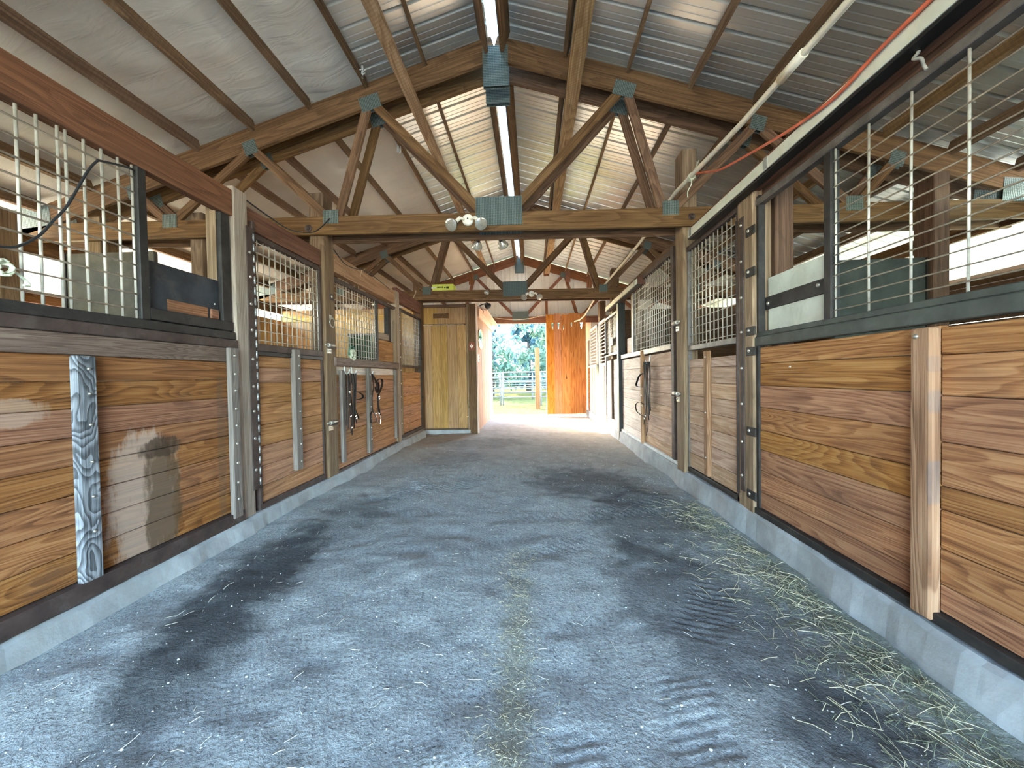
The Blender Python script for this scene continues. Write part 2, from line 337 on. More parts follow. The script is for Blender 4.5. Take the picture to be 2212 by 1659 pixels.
# ------------------------------------------------------------------ mesh builder
def vec(a): return Vector(a)
class MB:
    def __init__(s): s.v = []; s.f = []; s.uv = []; s.b = []; s.sm = []
    def face(s, idx, uvs, bid, sm=False):
        s.f.append(tuple(idx)); s.uv.extend(uvs); s.b.append(bid); s.sm.append(sm)
    def obox(s, c, ax, ay, az, ch=.003):
        """oriented box; ax ay az are half-extent vectors"""
        c = vec(c); A = [vec(ax), vec(ay), vec(az)]
        L = [a.length for a in A]; D = [a / l if l else a for a, l in zip(A, L)]
        if A[0].cross(A[1]).dot(A[2]) < 0: D[2] = -D[2]
        ch = min(ch, min(L) * .45)
        lg = max(range(3), key=lambda i: L[i]); ot = [i for i in range(3) if i != lg]
        ru, rv, bid = random.random() * 20, random.random() * 20, random.random()
        def uvof(l): return (l[lg] + ru, l[ot[0]] + l[ot[1]] + rv)
        base = len(s.v); idx = {}; loc = []
        for sx in (-1, 1):
            for sy in (-1, 1):
                for sz in (-1, 1):
                    sg = (sx, sy, sz)
                    for k in range(3):
                        l = [sg[i] * (L[i] if i == k else L[i] - ch) for i in range(3)]
                        idx[(sg, k)] = base + len(loc); loc.append(l)
                        s.v.append(tuple(c + D[0] * l[0] + D[1] * l[1] + D[2] * l[2]))
        def add(ids, nrm):
            p = [vec(loc[i - base]) for i in ids]
            n = (p[1] - p[0]).cross(p[2] - p[0])
            if n.dot(vec(nrm)) < 0: ids = ids[::-1]
            s.face(ids, [uvof(loc[i - base]) for i in ids], bid)
        for k in range(3):
            i, j = [q for q in range(3) if q != k]
            for sg in (-1, 1):
                ids = []
                for (a, b_) in ((-1, -1), (1, -1), (1, 1), (-1, 1)):
                    t = [0, 0, 0]; t[k] = sg; t[i] = a; t[j] = b_
                    ids.append(idx[(tuple(t), k)])
                nr = [0, 0, 0]; nr[k] = sg; add(ids, nr)
            # edges along axis k
            for a in (-1, 1):
                for b_ in (-1, 1):
                    t0 = [0, 0, 0]; t0[i] = a; t0[j] = b_; t1 = list(t0); t0[k] = -1; t1[k] = 1
                    t0 = tuple(t0); t1 = tuple(t1)
                    nr = [0, 0, 0]; nr[i] = a; nr[j] = b_
                    add([idx[(t0, i)], idx[(t1, i)], idx[(t1, j)], idx[(t0, j)]], nr)
        for sx in (-1, 1):
            for sy in (-1, 1):
                for sz in (-1, 1):
                    sg = (sx, sy, sz); add([idx[(sg, 0)], idx[(sg, 1)], idx[(sg, 2)]], sg)
        return s
    def box(s, x0, x1, y0, y1, z0, z1, ch=.003):
        return s.obox(((x0 + x1) / 2, (y0 + y1) / 2, (z0 + z1) / 2), (abs(x1 - x0) / 2, 0, 0), (0, abs(y1 - y0) / 2, 0), (0, 0, abs(z1 - z0) / 2), ch)
    def bar(s, p0, p1, w, h, up=(0, 0, 1), ch=.003):
        """w across, h along up"""
        p0, p1 = vec(p0), vec(p1); d = (p1 - p0); l = d.length; d /= l
        side = d.cross(vec(up)).normalized(); u = side.cross(d).normalized()
        return s.obox((p0 + p1) / 2, d * l / 2, side * w / 2, u * h / 2, ch)
    def tube(s, pts, r, n=8, closed=False, flat=1., bid=None, cap=True):
        pts = [vec(p) for p in pts]; m = len(pts); base = len(s.v)
        bid = random.random() if bid is None else bid
        rr = r if isinstance(r, (list, tuple)) else [r] * m
        t0 = (pts[1] - pts[0]).normalized()
        ref = Vector((0, 0, 1)) if abs(t0.z) < .9 else Vector((1, 0, 0))
        nx = t0.cross(ref).normalized(); us = [0.]
        for i in range(m):
            if closed: t = (pts[(i + 1) % m] - pts[i - 1]).normalized()
            elif i == 0: t = t0
            elif i == m - 1: t = (pts[-1] - pts[-2]).normalized()
            else: t = (pts[i + 1] - pts[i - 1]).normalized()
            nx = (nx - t * nx.dot(t)).normalized(); ny = t.cross(nx)
            if i: us.append(us[-1] + (pts[i] - pts[i - 1]).length)
            for k in range(n):
                a = 2 * PI * k / n
                s.v.append(tuple(pts[i] + nx * (math.cos(a) * rr[i]) + ny * (math.sin(a) * rr[i] * flat)))
        for i in range(m if closed else m - 1):
            j = (i + 1) % m
            for k in range(n):
                q = (k + 1) % n
                s.face((base + i * n + k, base + i * n + q, base + j * n + q, base + j * n + k),
                       [(us[i], k / n * .1), (us[i], (k + 1) / n * .1), (us[i] if j == 0 else us[j], (k + 1) / n * .1), (us[j], k / n * .1)], bid, True)
        if not closed and cap:
            for e, st in ((0, base), (1, base + (m - 1) * n)):
                ids = [st + k for k in range(n)]
                if e == 0: ids = ids[::-1]
                s.face(ids, [(0, 0)] * n, bid)
        return s
    def lathe(s, org, axis, prof, n=20):
        """prof: (distance along axis, radius)"""
        axis = vec(axis).normalized(); ref = Vector((0, 0, 1)) if abs(axis.z) < .9 else Vector((1, 0, 0))
        nx = axis.cross(ref).normalized(); ny = axis.cross(nx); base = len(s.v); org = vec(org); bid = random.random()
        for (h, r) in prof:
            for k in range(n):
                a = 2 * PI * k / n
                s.v.append(tuple(org + axis * h + (nx * math.cos(a) + ny * math.sin(a)) * max(r, 1e-5)))
        for i in range(len(prof) - 1):
            for k in range(n):
                q = (k + 1) % n
                s.face((base + i * n + k, base + i * n + q, base + (i + 1) * n + q, base + (i + 1) * n + k), [(i * .02, k / n), (i * .02, (k + 1) / n), (i * .02 + .02, (k + 1) / n), (i * .02 + .02, k / n)], bid, True)
        return s
    def prism(s, poly, org, eu, ev, en, th, holes=()):
        """polygon with holes in the (eu, ev) plane, thickness along en"""
        bm = bmesh.new(); org, eu, ev, en = vec(org), vec(eu), vec(ev), vec(en)
        es = []
        for lp in [poly] + list(holes):
            vs = [bm.verts.new((p[0], p[1], 0)) for p in lp]
            es += [bm.edges.new((vs[i], vs[(i + 1) % len(vs)])) for i in range(len(vs))]
        bmesh.ops.triangle_fill(bm, edges=es, use_beauty=True, normal=(0, 0, 1))
        bm.verts.ensure_lookup_table(); bm.verts.index_update()
        base = len(s.v); nv = len(bm.verts); bid = random.random(); ru = random.random() * 20
        co = [v.co.copy() for v in bm.verts]
        for side in (0, 1):
            for p in co: s.v.append(tuple(org + eu * p.x + ev * p.y + en * (th * side)))
        flip = eu.cross(ev).dot(en) < 0
        for f in bm.faces:
            ids = [v.index for v in f.verts]
            if f.normal.z < 0: ids = ids[::-1]
            for side in (0, 1):
                q = [base + i + nv * side for i in (ids if (side == 1) != flip else ids[::-1])]
                s.face(q, [(co[(i - base) % nv].y + ru, co[(i - base) % nv].x + ru) for i in q], bid)
        for e in bm.edges:
            if len(e.link_faces) == 1:
                a, b_ = e.verts[0].index, e.verts[1].index
                q = (base + a, base + b_, base + b_ + nv, base + a + nv)
                s.face(q, [(co[a].y + ru, co[a].x + ru), (co[b_].y + ru, co[b_].x + ru), (co[b_].y + ru, co[b_].x + ru + th), (co[a].y + ru, co[a].x + ru + th)], bid)
        bm.free(); return s

def wloc(o):
    l = Vector(o.location); p = o.parent
    while p is not None: l += p.location; p = p.parent
    return l
def build(name, mb, mat, parent=None, origin=None):
    me = bpy.data.meshes.new(name)
    off = wloc(parent) if parent is not None else Vector(origin or (0, 0, 0))
    vs = np.array(mb.v, dtype=np.float64) - np.array(off)
    me.from_pydata(vs.tolist(), [], mb.f)
    uvl = me.uv_layers.new(name='UVMap'); uvl.data.foreach_set('uv', np.array(mb.uv, dtype=np.float32).ravel())
    at = me.attributes.new('bid', 'FLOAT', 'FACE'); at.data.foreach_set('value', np.array(mb.b, dtype=np.float32))
    me.polygons.foreach_set('use_smooth', np.array(mb.sm, dtype=bool))
    me.materials.append(M[mat] if isinstance(mat, str) else mat); me.update()
    o = bpy.data.objects.new(name, me); COL.objects.link(o)
    if parent is not None: o.parent = parent
    elif origin: o.location = origin
    return o
def thing(name, label, cat, loc=(0, 0, 0), group=None):
    o = bpy.data.objects.new(name, None); COL.objects.link(o); o.location = loc; o.empty_display_size = .1
    tag(o, label, cat, group); return o
def tag(o, label, cat, group=None, kind='thing'):
    o['label'] = label; o['category'] = cat; o['kind'] = kind
    if group: o['group'] = group
    return o
def struct(o, label=None):
    o['kind'] = 'structure'
    if label: o['label'] = label
    return o
def rnd(a, b): return random.uniform(a, b)

# ------------------------------------------------------------------ camera
CAMH = 1.15
cam = bpy.data.cameras.new('camera'); co = bpy.data.objects.new('camera', cam); COL.objects.link(co)
R = Matrix(((.99852511, .01595457, .05189473, 0), (.05156362, .02050826, -.99845912, 0), (-.01699426, .99966237, .01965533, CAMH), (0, 0, 0, 1)))
co.matrix_world = R
cam.sensor_fit = 'HORIZONTAL'; cam.sensor_width = 36.; cam.lens = 852. / 2212. * 36.; cam.clip_start = .05; cam.clip_end = 500
scn.camera = co

# ------------------------------------------------------------------ sizes
XL, XR = -2.185, 1.565          # faces of the stall fronts
XC = -.33                       # ridge
XLO, XRO = -5.35, 4.72          # outer walls
YF, YB = -3.4, 11.62            # open front edge and gable
RZ, SL = 4.57, .308             # top of truss chord at the ridge, slope
def chord(x): return RZ - SL * abs(x - XC)
ROOF = .10
def roofz(x): return chord(x) + ROOF

# ------------------------------------------------------------------ floor and ground
def floor_mesh():
    xs = np.concatenate([np.linspace(-2.34, 1.72, 226)])
    ys = np.concatenate([np.linspace(YF - .3, .3, 40)[:-1], np.linspace(.3, 4.6, 270)[:-1], np.linspace(4.6, 11.72, 140)])
    X, Y = np.meshgrid(xs, ys)
    def vnoise(sc, seed):
        r = np.random.default_rng(seed); g = r.random((160, 160)); x = (X + 5) * sc; y = (Y + 5) * sc
        xi = np.floor(x).astype(int) % 159; yi = np.floor(y).astype(int) % 159; fx = x - np.floor(x); fy = y - np.floor(y)
        fx = fx * fx * (3 - 2 * fx); fy = fy * fy * (3 - 2 * fy)
        return (g[yi, xi] * (1 - fx) + g[yi, xi + 1] * fx) * (1 - fy) + (g[yi + 1, xi] * (1 - fx) + g[yi + 1, xi + 1] * fx) * fy - .5
    Z = .05 * vnoise(.7, 1) + .03 * vnoise(2.3, 2) + .014 * vnoise(6.1, 3) + .008 * vnoise(13., 4)
    lump = np.clip((Y - 4.2) / 1.2, 0, 1) * np.clip((X + 1.6) / 1.2, 0, 1) * np.clip((10 - Y) / 3, 0, 1)
    Z += lump * (.03 * vnoise(4.3, 6) + .02 * vnoise(8.9, 7))
    # tyre prints: (x, y, heading, length, width, pitch, bend, depth)
    prints = [(.85, 1.95, 1.0, .62, .26, .05, .4, .010), (.28, 1.85, .1, .55, .20, .05, -.3, .008), (.15, 2.6, .5, .7, .24, .05, .4, .010), (-.9, 2.55, -.2, .5, .20, .05, .3, .010),
              (-1.15, 3.35, .15, .7, .22, .05, .2, .014), (-.85, 4.2, .7, 1.3, .35, .06, .55, .016), (-1.0, 5.2, 1.2, 1.2, .35, .065, -.5, .014), (-.55, 4.6, -.3, .9, .3, .06, .4, .012),
              (.35, 3.2, .1, 1.1, .25, .055, .15, .010), (.9, 3.4, .5, .9, .3, .06, .4, .010), (.52, 1.33, 1.45, .42, .26, .045, -.4, .007), (.12, 1.1, 1.5, .4, .2, .045, .2, .008),
              (-.1, 2.75, .05, .6, .2, .05, .2, .010), (-.6, 6.1, .4, 1.4, .35, .07, .3, .012), (-1.3, 4.0, 1.3, .8, .3, .06, .6, .013)]
    for (cx, cy, h, ln, w, p, bend, dep) in prints:
        dx, dy = X - cx, Y - cy; a = dx * math.cos(h) + dy * math.sin(h); c = -dx * math.sin(h) + dy * math.cos(h)
        c = c - bend * a * a
        mask = np.clip((ln / 2 - np.abs(a)) / .06, 0, 1) * np.clip((w / 2 - np.abs(c)) / .04, 0, 1)
        Z += mask * dep * (np.sin(2 * PI * (a + .3 * c) / p) * .5 - .25)
    Z -= .01
    # soil banked lower along the walls, kept under the curb top
    Z = np.clip(Z, -.06, .07)
    mb = MB(); ny, nx = X.shape
    mb.v = np.stack([X, Y, Z], -1).reshape(-1, 3).tolist()
    I = np.arange(ny * nx).reshape(ny, nx)
    q = np.stack([I[:-1, :-1], I[:-1, 1:], I[1:, 1:], I[1:, :-1]], -1).reshape(-1, 4)
    mb.f = [tuple(t) for t in q.tolist()]; nf = len(mb.f)
    mb.uv = np.zeros((nf * 4, 2)); mb.b = np.zeros(nf); mb.sm = np.ones(nf, bool)
    return mb, X, Y, Z
fm, FX, FY, FZ = floor_mesh()
def fz(x, y):
    j = int(np.clip(np.searchsorted(FX[0], x), 0, FX.shape[1] - 1)); i = int(np.clip(np.searchsorted(FY[:, 0], y), 0, FX.shape[0] - 1))
    return float(FZ[i, j])
struct(build('floor', fm, 'dirt'), 'grey packed dirt aisle floor with tyre tread prints')
for nm, x0, x1 in (('floor_left', XLO, XL - .1), ('floor_right', XR + .1, XRO)):
    struct(build(nm, MB().box(x0, x1, YF, 11.7, -.2, -.02), 'dirt'))
g = MB(); n = 60
gx = np.concatenate([np.linspace(-120, -12, 12), np.linspace(-9, 9, 24), np.linspace(12, 120, 12)]); gy = np.concatenate([np.linspace(-120, -6, 14), np.linspace(-3, 30, 34), np.linspace(36, 140, 12)])
for y in gy:
    for x in gx:
        far = max(0, y - 14)
        g.v.append((x, y, -.075 + (.02 * math.sin(x * 1.3 + y) + .02 * math.sin(y * 1.7 - x * .6) if y > 12.5 else 0) + .00 * far))
for i in range(len(gy) - 1):
    for j in range(len(gx) - 1):
        a = i * len(gx) + j
        g.face((a, a + 1, a + len(gx) + 1, a + len(gx)), [(0, 0)] * 4, 0., True)
struct(build('ground', g, 'pasture'), 'sunlit pasture ground outside the barn')

# concrete curbs under the stall fronts
def curb(name, x0, x1, y0, y1, h):
    mb = MB(); base = 0; ys = np.arange(y0, y1 + .01, .06)
    sgn = 1 if x1 > x0 else -1     # x1 is the aisle face
    rows = []
    for y in ys:
        w = .012 * math.sin(y * 3.1) + .008 * math.sin(y * 11.7) + rnd(-.003, .003)
        hh = h + .006 * math.sin(y * 2.3 + 1) + rnd(-.003, .003)
        prof = [(x0, -.12), (x0, hh), (x1 - sgn * .02 + w * .4, hh), (x1 + w * .6, hh - .018), (x1 + w + sgn * .012, .02), (x1 + w + sgn * .02, -.12)]
        rows.append(len(mb.v)); mb.v += [(px, y, pz) for px, pz in prof]
    k = 6
    for i in range(len(rows) - 1):
        for j in range(k - 1):
            a, b_ = rows[i] + j, rows[i + 1] + j
            q = (a, b_, b_ + 1, a + 1) if sgn < 0 else (a, a + 1, b_ + 1, b_)
            mb.face(q, [(0, 0)] * 4, 0., False)
    return struct(build(name, mb, 'concrete'), 'grey concrete footing curb under the stall fronts')
curb('baseboard_left', XL - .09, XL + .055, YF, 7.75, .112)
curb('baseboard_right', XR + .09, XR - .05, YF, 11.5, .163)

# ------------------------------------------------------------------ loose bits on the floor
def scatter_straw(name, mat, n, region, lmin, lmax, r, label, stuff_cat):
    mb = MB()
    for _ in range(n):
        x, y = region(); z = fz(x, y) + .004; a = rnd(0, PI); l = rnd(lmin, lmax)
        d = Vector((math.cos(a), math.sin(a), rnd(-.08, .25))) * l / 2; c = Vector((x, y, z + abs(d.z)))
        mid = c + Vector((rnd(-.1, .1) * l, rnd(-.1, .1) * l, rnd(0, .1) * l))
        mb.tube([c - d, mid, c + d], r * rnd(.7, 1.2), 3, cap=False)
    o = build(name, mb, mat); tag(o, label, stuff_cat, kind='stuff'); return o
def aisle_region():
    while True:
        y = .75 + 6.5 * random.random() ** 2.0; x = rnd(-2.0, 1.4)
        return x, y
def strip_region():
    y = rnd(.75, 2.6); return -.10 + random.gauss(0, .07), y
def right_region():
    y = .95 + 2.6 * random.random() ** 1.4; return 1.44 - abs(random.gauss(0, .20)), y
scatter_straw('loose_straw', 'straw_pale', 420, aisle_region, .010, .055, .0011, 'pale bits of straw strewn over the grey dirt floor', 'straw')
scatter_straw('hay_chaff', 'straw', 900, strip_region, .006, .03, .0008, 'thin strip of hay chaff trailing down the middle of the floor', 'hay')
scatter_straw('green_hay', 'hay_green', 1700, right_region, .012, .07, .0012, 'green hay wisps lying along the right concrete curb', 'hay')
scatter_straw('dry_hay', 'straw', 500, right_region, .03, .14, .0014, 'dry tan hay stems lying among green hay at the right curb', 'hay')
mb = MB()
ico = bmesh.new(); bmesh.ops.create_icosphere(ico, subdivisions=1, radius=1.); icov = [v.co.copy() for v in ico.verts]; icof = [[v.index for v in f.verts] for f in ico.faces]; ico.free()
for _ in range(2400):
    y = .75 + 6. * random.random() ** 2.2; x = rnd(-2.05, 1.45); r = abs(random.gauss(0, .0014)) + .0014
    if random.random() < .02: r *= 1.6
    base = len(mb.v); sx, sy, sz = rnd(.8, 1.4), rnd(.8, 1.3), rnd(.5, .8)
    z = fz(x, y)
    for v in icov: k = rnd(.85, 1.1); mb.v.append((x + v.x * r * sx * k, y + v.y * r * sy * k, z + r * .25 + v.z * r * sz * k))
    for f in icof: mb.face([base + i for i in f], [(0, 0)] * 3, 0.)
tag(build('small_stones', mb, 'stone'), 'tiny pale stones scattered over the grey dirt floor', 'stones', kind='stuff')

# ------------------------------------------------------------------ roof
def roof_side(name, sg):
    """ribbed steel sheet, ribs run down the slope"""
    mb = MB(); xe = (XLO - .75) if sg < 0 else (XRO + .75)
    xr = XC + sg * .07
    prof = []; y = YF; p = .229
    while y < YB + .35:
        prof += [(y, 0), (y + .008, .030), (y + .032, .030), (y + .040, 0), (y + .10, 0), (y + .105, .003), (y + .113, .003), (y + .118, 0), (y + .165, 0), (y + .17, .003), (y + .178, .003), (y + .183, 0)]; y += p
    xs = np.linspace(xr, xe, 9)
    for th in (0, .0015):
        for x in xs:
            for (yy, h) in prof: mb.v.append((x, yy, roofz(x) + h + th))
    m = len(prof); tot = len(xs) * m
    for L in (0, 1):
        for i in range(len(xs) - 1):
            for j in range(m - 1):
                a = L * tot + i * m + j; q = (a, a + 1, a + m + 1, a + m)
                mb.face(q, [(0, 0)] * 4, 0.)
    return build(name, mb, 'roof_metal')
struct(roof_side('ceiling_left', -1), 'ribbed steel roof sheet left of the ridge')
struct(roof_side('ceiling_right', 1), 'ribbed steel roof sheet right of the ridge')
mb = MB()
for (x, dz) in ((-.10, .0), (-.045, .008), (-.03, .03), (0, .045), (.03, .03), (.045, .008), (.10, 0.)):
    pass
prof = [(-.17, -.035), (-.05, .003), (-.035, -.012), (-.02, .02), (0, .028), (.02, .02), (.035, -.012), (.05, .003), (.17, -.035)]
for y in (YF, YB + .35):
    for (x, dz) in prof: mb.v.append((XC + x, y, RZ + ROOF + .035 + dz))
for L in (0,):
    for j in range(8): mb.face((L + j, L + j + 1, L + j + 10, L + j + 9), [(0, 0)] * 4, 0.)
struct(build('trim_1', mb, 'ridge_clear'), 'pale blue translucent folded ridge cap seen from below')

PUR = [.11, .72, 1.33, 1.93, 2.54, 3.14, 3.75, 4.35, 4.95]
BAYS = [(YF + .05, 4.0, 'nearest'), (4.30, 7.69, 'middle'), (7.99, 11.36, 'farthest')]
ORD = ['beside the ridge cap', 'first out from the ridge pair', 'second out from the ridge pair', 'third out from the ridge pair', 'fourth out from the ridge pair', 'fifth out from the ridge pair', 'sixth out from the ridge pair', 'seventh out from the ridge pair', 'at the eave']
PH = .14
for (y0, y1, bn) in BAYS:
    for sg, sn in ((-1, 'left'), (1, 'right')):
        for k, o_ in enumerate(PUR):
            x = XC + sg * o_
            ht = .235 if k == 0 else PH
            top = roofz(x) - .004 - (.006 if k else .012)
            nrm = Vector((sg * SL, 0, 1)).normalized()
            mb = MB().bar((x, y0 - .03, top - ht / 2), (x, y1 + .03, top - ht / 2), .038, ht, up=nrm)
            r = build('roof_purlin', mb, 'truss' if k == 0 else 'purlin', origin=(x, y0, top - ht))
            for v in r.data.vertices: pass
            tag(r, 'brown wooden roof purlin in the %s bay, %s slope, %s' % (bn, sn, ORD[k]), 'purlin', 'purlins of the %s bay' % bn)
            # meshes were written in world space: shift to the object's own origin is done in build()

# fabric liner under the left slope
def liner():
    mb = MB(); offs = np.linspace(1.34, 5.62, 86); ys = np.linspace(YF + .1, YB - .2, 220)
    r = np.random.default_rng(5); ph = r.random(40) * 6.28
    for y in ys:
        for o_ in offs:
            x = XC - o_; t = ((o_ - .11) / .606) % 1.
            sag = .030 * math.sin(PI * t) ** 2 * (1 + .5 * math.sin(y * 1.1 + int((o_ - .11) / .606) * 2.))
            wr = .007 * math.sin(y * 9 + o_ * 2.2 + 1.5 * math.sin(o_ * 3 + y)) + .005 * math.sin(y * 23 + o_ * 4 + 2 * math.sin(y * 3.)) + .004 * math.sin(y * 41. + 3 * o_)
            fl = math.sin(PI * t) ** .5
            edge = .05 * max(0, 1 - (o_ - 1.34) / .1) * (.5 + .5 * math.sin(y * 2.7) * math.sin(y * 7.1))
            mb.v.append((x, y, roofz(x) - .010 - sag - (wr * fl if fl == fl else 0) - edge))
    m = len(offs)
    for i in range(len(ys) - 1):
        for j in range(m - 1):
            a = i * m + j; mb.face((a, a + m, a + m + 1, a + 1), [(0, 0)] * 4, 0., True)
    return build('roof_liner', mb, 'liner')
tag(liner(), 'cream fabric insulation liner sagging between purlins under the left roof slope', 'insulation')
for (x, y, s_) in ((-1.60, 3.86, 1.), (-1.66, 5.0, 1.3)):
    mb = MB(); z = roofz(x) - .13
    for k in range(5):
        p = [(x + rnd(-.02, .02), y + rnd(-.03, .03), z + .06)]
        for q in range(3): p.append((p[-1][0] + rnd(-.03, .02), p[-1][1] + rnd(-.03, .03), p[-1][2] - rnd(.02, .05) * s_))
        mb.tube(p, .012 * s_, 5, flat=.25)
    tag(build('torn_liner_scrap', mb, 'paper'), 'white torn scrap of liner hanging by the purlin, %s truss' % ('in front of the nearest' if y < 4 else 'behind the nearest'), 'scrap')

# ------------------------------------------------------------------ trusses
def zb(x): return 2.625 - .012 * (x - XC)          # underside of bottom chord, falls slightly to the right
CH = .185; TH = .245
def truss(y0, th, mat, label, dz=0., group='roof trusses', plates_front=True, right_end=None):
    t = thing('roof_truss', label, 'truss', (XC, y0, 2.6 + dz), group)
    y1 = y0 + th; ym = (y0 + y1) / 2
    def P(x, z): return (x, ym, z + dz)
    xl, xr = XLO - .22, XRO + .22
    build('bottom_chord', MB().bar(P(xl, zb(xl) + CH / 2), P(xr, zb(xr) + CH / 2), th, CH), mat, t)
    for sg in (-1, 1):
        xe = xl - .25 if sg < 0 else xr + .25
        mb = MB(); a = (XC, RZ); b_ = (xe, chord(xe))
        poly = [(XC, RZ), (xe, chord(xe)), (xe, chord(xe) - TH), (XC, RZ - TH)]
        # board from ridge to eave, cut plumb
        d = Vector((xe - XC, 0, chord(xe) - RZ)); L = d.length
        mb.bar(P(XC + .0, RZ - TH / 2), P(xe, chord(xe) - TH / 2), th, TH * math.cos(math.atan(SL)), up=(0, 0, 1))
        build('top_chord', mb, mat, t)
    nodes_t = {'a': XC, 1: 1.28, 2: 2.56, 3: 3.85}; nodes_b = {0: 0., 1: 1.72, 2: 3.46}
    def web(p, q, w=.085):
        build('web', MB().bar(P(*p), P(*q), th * .98, w), mat, t)
    web((XC + .02, RZ - TH + .02), (XC + .02, zb(XC) + CH - .01), .115)
    for sg in (-1, 1):
        def T(k, d=0): x = XC + sg * (nodes_t[k] + d); return (x, chord(x) - TH - .005)
        def B(k, d=0): x = XC + sg * (nodes_b[k] + d); return (x, zb(x) + CH + .005)
        web(T(1, -.05), (XC + sg * .17, zb(XC) + CH + .03)); web(T(1, .04), B(1, -.08)); web(T(2, -.04), B(1, .05)); web(T(2, .05), B(2, -.05)); web(T(3, -.03), B(2, .05))
    def plate(x, z, w, h, tilt=0.):
        for yy in ((y0 - .0015, 1), (y1 + .0015, 0)) if plates_front else ((y0 - .0015, 1),):
            c, s_ = math.cos(tilt), math.sin(tilt)
            build('gusset_plate', MB().obox(P(x, z)[:1] + (yy[0],) + P(x, z)[2:], (w / 2 * c, 0, w / 2 * s_), (0, .0018, 0), (-h / 2 * s_, 0, h / 2 * c), .0005), 'gusset', t)
    plate(XC + .01, RZ - .31, .255, .40); plate(XC + .02, zb(XC) + .195, .47, .285)
    a = math.atan(SL)
    for sg in (-1, 1):
        for k, w in ((1, .21), (2, .14), (3, .14)):
            x = XC + sg * nodes_t[k]; plate(x, chord(x) - TH + .035, w, .145, -sg * a)
        for k in (1, 2):
            x = XC + sg * nodes_b[k]; plate(x, zb(x) + CH - .005, .16, .14)
        x = XC + sg * 5.0; plate(x, zb(x) + .26, .40, .22, -sg * a * .3)
    return t
truss(4.00, .042, 'truss', 'dark brown roof truss carrying the twin flood light, front ply nearest the camera')
truss(4.255, .042, 'truss', 'dark brown roof truss, rear ply just behind the truss nearest the camera')
truss(7.70, .042, 'truss', 'dark brown roof truss over the tack room door, front ply', .03)
truss(7.945, .042, 'truss', 'dark brown roof truss, rear ply of the middle pair over the tack room door', .03)
truss(11.37, .042, 'truss_gable', 'reddish roof truss against the white gable wall', .05)

for (x, w, y0, y1, nm) in ((-1.19, .10, -.9, 7.6, 'left'), (.46, .14, -.9, 7.9, 'right')):
    zt = chord(x) - TH - .004
    mb = MB(); zz = zt - (.02 if nm == 'right' else .035)
    mb.bar((x, y0, zz), (x, 11.3, zz), w, .038 if nm == 'right' else .07)
    tag(build('lateral_brace', mb, 'brace', origin=(x, y0, zz)), 'long pale lateral brace board under the roof trusses, %s of the ridge' % nm, 'brace')

# ------------------------------------------------------------------ gable wall
def ribbed_vertical(x0, x1, y, z0, ztop, mat, name, pitch=.229):
    mb = MB(); prof = []; x = x0
    while x < x1 - .001:
        for dx, h in ((0, 0), (.010, -.018), (.030, -.018), (.040, 0), (.11, 0), (.115, -.004), (.125, -.004), (.13, 0)):
            if x + dx <= x1: prof.append((x + dx, h))
        x += pitch
    prof.append((x1, 0))
    for th in (0, .002):
        for (px, h) in prof:
            mb.v.append((px, y + h + th, z0(px))); mb.v.append((px, y + h + th, ztop(px)))
    n = len(prof) * 2
    for L in (0, n):
        for i in range(len(prof) - 1):
            a = L + i * 2; mb.face((a, a + 2, a + 3, a + 1), [(0, 0)] * 4, 0.)
    return build(name, mb, mat)
struct(ribbed_vertical(XLO - .3, XRO + .3, 11.46, lambda x: 2.66 if -1.2 < x < 1.55 else 0., lambda x: roofz(x) - .02, 'siding_white', 'wall_rear'), 'white ribbed metal gable wall')
def gable_face(name, y, x0, x1, z0, ztop):
    mb = MB(); xs = np.linspace(x0, x1, 24)
    for th in (0, .03):
        for x in xs: mb.v.append((x, y + th, z0)); mb.v.append((x, y + th, ztop(x)))
    n = len(xs) * 2
    for L in (0, n):
        for i in range(len(xs) - 1): a = L + i * 2; mb.face((a, a + 2, a + 3, a + 1), [(0, 0)] * 4, 0.)
    return struct(build(name, mb, 'siding_white'), 'white metal front gable wall behind the camera')
gable_face('wall_front_upper', YF, XLO - .3, XRO + .3, 2.75, lambda x: roofz(x) - .02)
gable_face('wall_front_left', YF, XLO - .3, -2.2, -.06, lambda x: 2.75)
gable_face('wall_front_right', YF, 1.6, XRO + .3, -.06, lambda x: 2.75)
# opening trim
mb = MB().box(.405, .45, 11.40, 11.50, 0, 2.64)
struct(build('trim_2', mb, 'siding_white'), 'thin white jamb of the exit opening')
mb = MB().box(-1.16, 1.5, 11.40, 11.55, -.06, .03)
struct(build('trim_3', mb, 'concrete_white'), 'pale threshold of the exit opening')
# blocks that close the gable around purlins
for sg, nm in ((-1, 'left'), (1, 'right')):
    for k in (1, 2, 3):
        x = XC + sg * PUR[k] + sg * .05
        mb = MB().box(x - .07, x + .07, 11.32, 11.36, chord(x) - .34, chord(x) + .02)
        tag(build('purlin_block', mb, 'truss_gable', origin=(x, 11.34, chord(x) - .3)), 'reddish wooden block on the gable truss, %s from the ridge on the %s side' % (('first', 'second', 'third')[k - 1], nm), 'block', 'blocks on the gable truss')
mb = MB().box(.40, .47, 11.28, 11.36, 2.88, 3.45)
tag(build('gable_stud', mb, 'truss_gable', origin=(.43, 11.3, 2.9)), 'reddish upright stud above the left edge of the orange plank door', 'stud')

